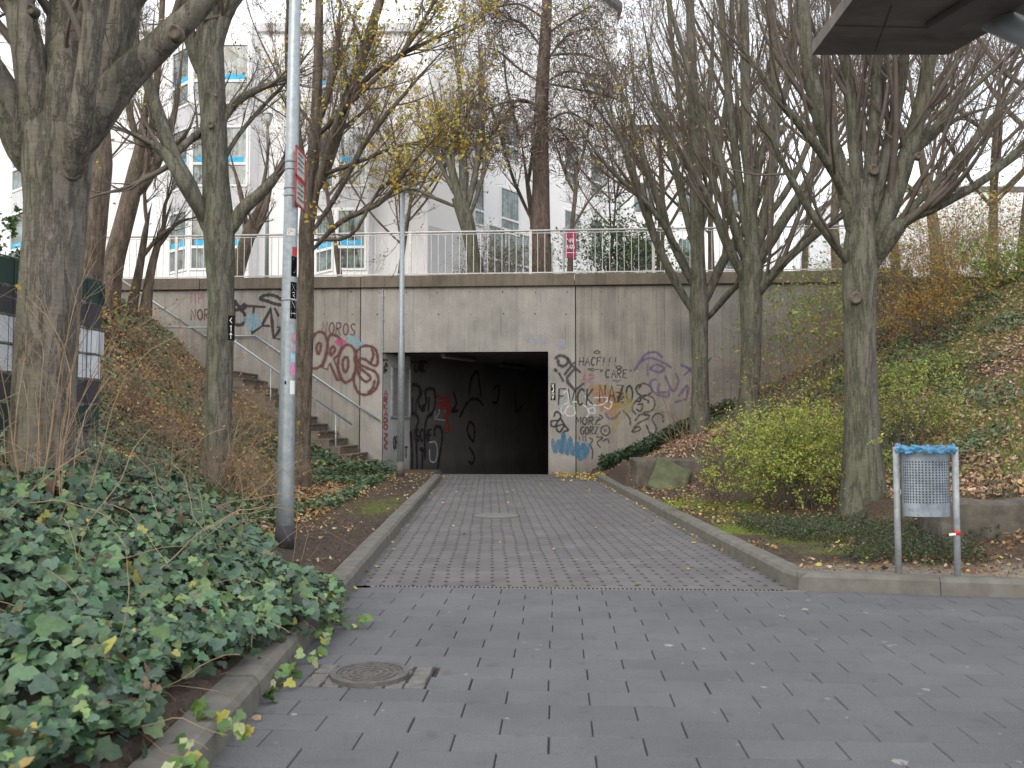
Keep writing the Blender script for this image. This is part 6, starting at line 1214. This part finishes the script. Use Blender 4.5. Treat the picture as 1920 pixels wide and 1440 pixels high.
mb=MB(); mb.tube([A+du*.25+no*.1+[0,0,4.9],A+du*.25+no*.1+[0,0,zw]],.07,8); mb.build('downpipe',M['galv_mat'],ew,True)
# connecting glazed column left of the wing
C0=np.array([pxx(838,30.2),30.2,0]); C1=np.array([pxx(884,30.2),30.2,0])
mb=MB(); mb.box(C0[0],C1[0],30.2,34.,4.7,13.6); mb.build('stair_tower',M['spandrel'],ew)
for k in range(3): window(ew,(C0[0]+.04,30.2),(1,0,0),C1[0]-C0[0]-.08,5.5+2.74*k,7.6+2.74*k,6.1+2.74*k,sticker=(k==0))
# far pale house on the right
eg=empty('gabled_house',(9,44,4.9),'distant pale house seen through the trees right of the pine','building')
mb=MB(); mb.box(5.6,14,44,52,4.7,16.5); mb.build('wall',M['white'],eg)
mb=MB(); mb.hexa([(5.3,43.7,16.502),(14.3,43.7,16.502),(14.3,52.3,16.502),(5.3,52.3,16.502),(5.3,43.7,16.8),(14.3,43.7,16.8),(14.3,52.3,16.8),(5.3,52.3,16.8)]); mb.build('roof',M['roof'],eg)
for k in range(3):
    for x in (6.3,8.6,11.0): window(eg,(x,44),(1,0,0),1.2,6.2+3*k,7.9+3*k)
mb=MB(); mb.box(7.6,9.2,43.1,43.99,7.9,8.0); 
for i in range(9): mb.box(7.6+.2*i-.015,7.6+.2*i+.015,43.1,43.14,8.0,9.0)
mb.box(7.58,9.22,43.08,43.16,9.0,9.05); mb.build('balcony',M['galv_mat'],eg)
eg=empty('pale_house',(26,50,4.9),'distant white house glimpsed above the slope at the right','building')
mb=MB(); mb.box(20,31,50,60,4.7,15); mb.build('wall',M['white'],eg)
mb=MB(); mb.hexa([(19.9,49.9,15.002),(31.1,49.9,15.002),(31.1,60.1,15.002),(19.9,60.1,15.002),(19.9,49.9,15.3),(31.1,49.9,15.3),(31.1,60.1,15.3),(19.9,60.1,15.3)]); mb.build('roof',M['roof'],eg)
for x in (21,23.6,26.2,28.8): window(eg,(x,50),(1,0,0),1.3,7.5,9.3)
# maroon sign on terrace
c=P(1070,460,23.5); es_=empty('info_sign',(c[0],c[1],4.9),'maroon sign with white lines standing behind the railing','sign')
x0,x1=P(1060,460,23.5)[0],P(1080,460,23.5)[0]; z0=P(1070,484,23.5)[2]; z1=P(1070,433,23.5)[2]
mb=MB(); mb.box(x0,x1,23.5,23.53,z0,z1); mb.build('panel',M['maroon'],es_)
sf=lambda px,py,off: np.array([P(px,460,23.5)[0],23.5-off,P(1070,py,23.5)[2]])
strokes('lettering',text_strokes('CAFE',1061.5,448,17,7)+text_strokes('HAUS',1061.5,459,17,7)+[(np.array([(1062,474),(1078,474)]),False)],.018,M['paintw'],es_,sf,base=.004)
mb=MB(); mb.tube([(x0-.04,23.55,4.9),(x0-.04,23.55,z1+.1)],.03,8); mb.build('post',M['galv_mat'],es_)
# ------------------------------------------------------------------ canopy top right
def atz(px,py,z): return G(px,py,z)
zc=2.75
ec=empty('shelter_canopy',(3.4,3.6,0),'dark underside of a shelter roof with a steel tube in the upper right corner','canopy')
q=[atz(1522,103,zc),atz(1778,103,zc),atz(1858,58,zc),atz(2010,58,zc)+[.3,-.6,0],atz(1598,0,zc)+[.3,-1.6,0],atz(1598,0,zc)]
q[4]=q[0]+(q[5]-q[0])*3.2; q[3]=np.array([q[2][0]+.0,q[4][1]-.1,zc]); q=[q[0],q[1],q[2],q[3],q[4]]
n=len(q); mb=MB(); V=[p_ for p_ in q]+[p_+np.array([0,0,.05]) for p_ in q]; mb.add(V,[tuple(range(n))[::-1],tuple(range(n,2*n))]+[(i,(i+1)%n,n+(i+1)%n,n+i) for i in range(n)]); mb.build('roof_panel',M['canopy'],ec)
mb=MB()
for (pa,pb) in (((1566,48),(1790,53)),((1672,10),(1640,98))):
    a_=atz(*pa,zc-.002); b_=atz(*pb,zc-.002); dv2=(b_-a_)/np.linalg.norm(b_-a_); obox(mb,(a_+b_)/2,dv2,np.linalg.norm(b_-a_)/2,np.array([-dv2[1],dv2[0],0]),.0015,-.001,.0)
mb.build('seams',simple('seam_line',(.07,.06,.055),.8,0,.3,8),ec)  # thin dark strips along the roof panel seams
q2=[atz(1768,75,zc-.03),atz(1735,57,zc-.03),atz(1840,-8,zc-.03),atz(1868,5,zc-.03)]
mb=MB(); V=[p_ for p_ in q2]+[p_+np.array([0,0,.027]) for p_ in q2]; mb.add(V,[(3,2,1,0),(4,5,6,7)]+[(i,(i+1)%4,4+(i+1)%4,4+i) for i in range(4)]); mb.build('edge_beam',simple('canopy_beam',(.14,.125,.115),.75,0,.15,3),ec)
a_=P(1842,28,3.2); b_=P(1925,62,3.0); dv_=(b_-a_)/np.linalg.norm(b_-a_); endp=a_+dv_*1.1
mb=MB(); mb.tube([a_-dv_*.1,a_,endp],pxr(24,3.1),18); mb.build('tube',M['pipe'],ec,True)
mb=MB(); mb.tube([(endp[0],endp[1],-.02),(endp[0],endp[1],endp[2]+.12)],.06,16); mb.build('post',M['pipe'],ec,True)
p1=atz(1870,18,zc+.1); q3=[p1,p1+[1.2,.55,0],p1+[1.6,-1.2,0],p1+[.1,-.9,0]]
mb=MB(); mb.hexa(q3+[p_+np.array([0,0,.05]) for p_ in q3]); mb.build('roof_panel',M['canopy'],ec)
from collections import defaultdict
dd=defaultdict(list)
for o in bpy.data.objects:
    if o.parent is None and o.get('category') and not o.get('kind'): dd[o.name.split('.')[0]].append(o)
for k,v in dd.items():
    if len(v)>1:
        for o in v:
            if not o.get('group'): o['group']=k.replace('_',' ')+' group'
print('objects',len(bpy.data.objects))
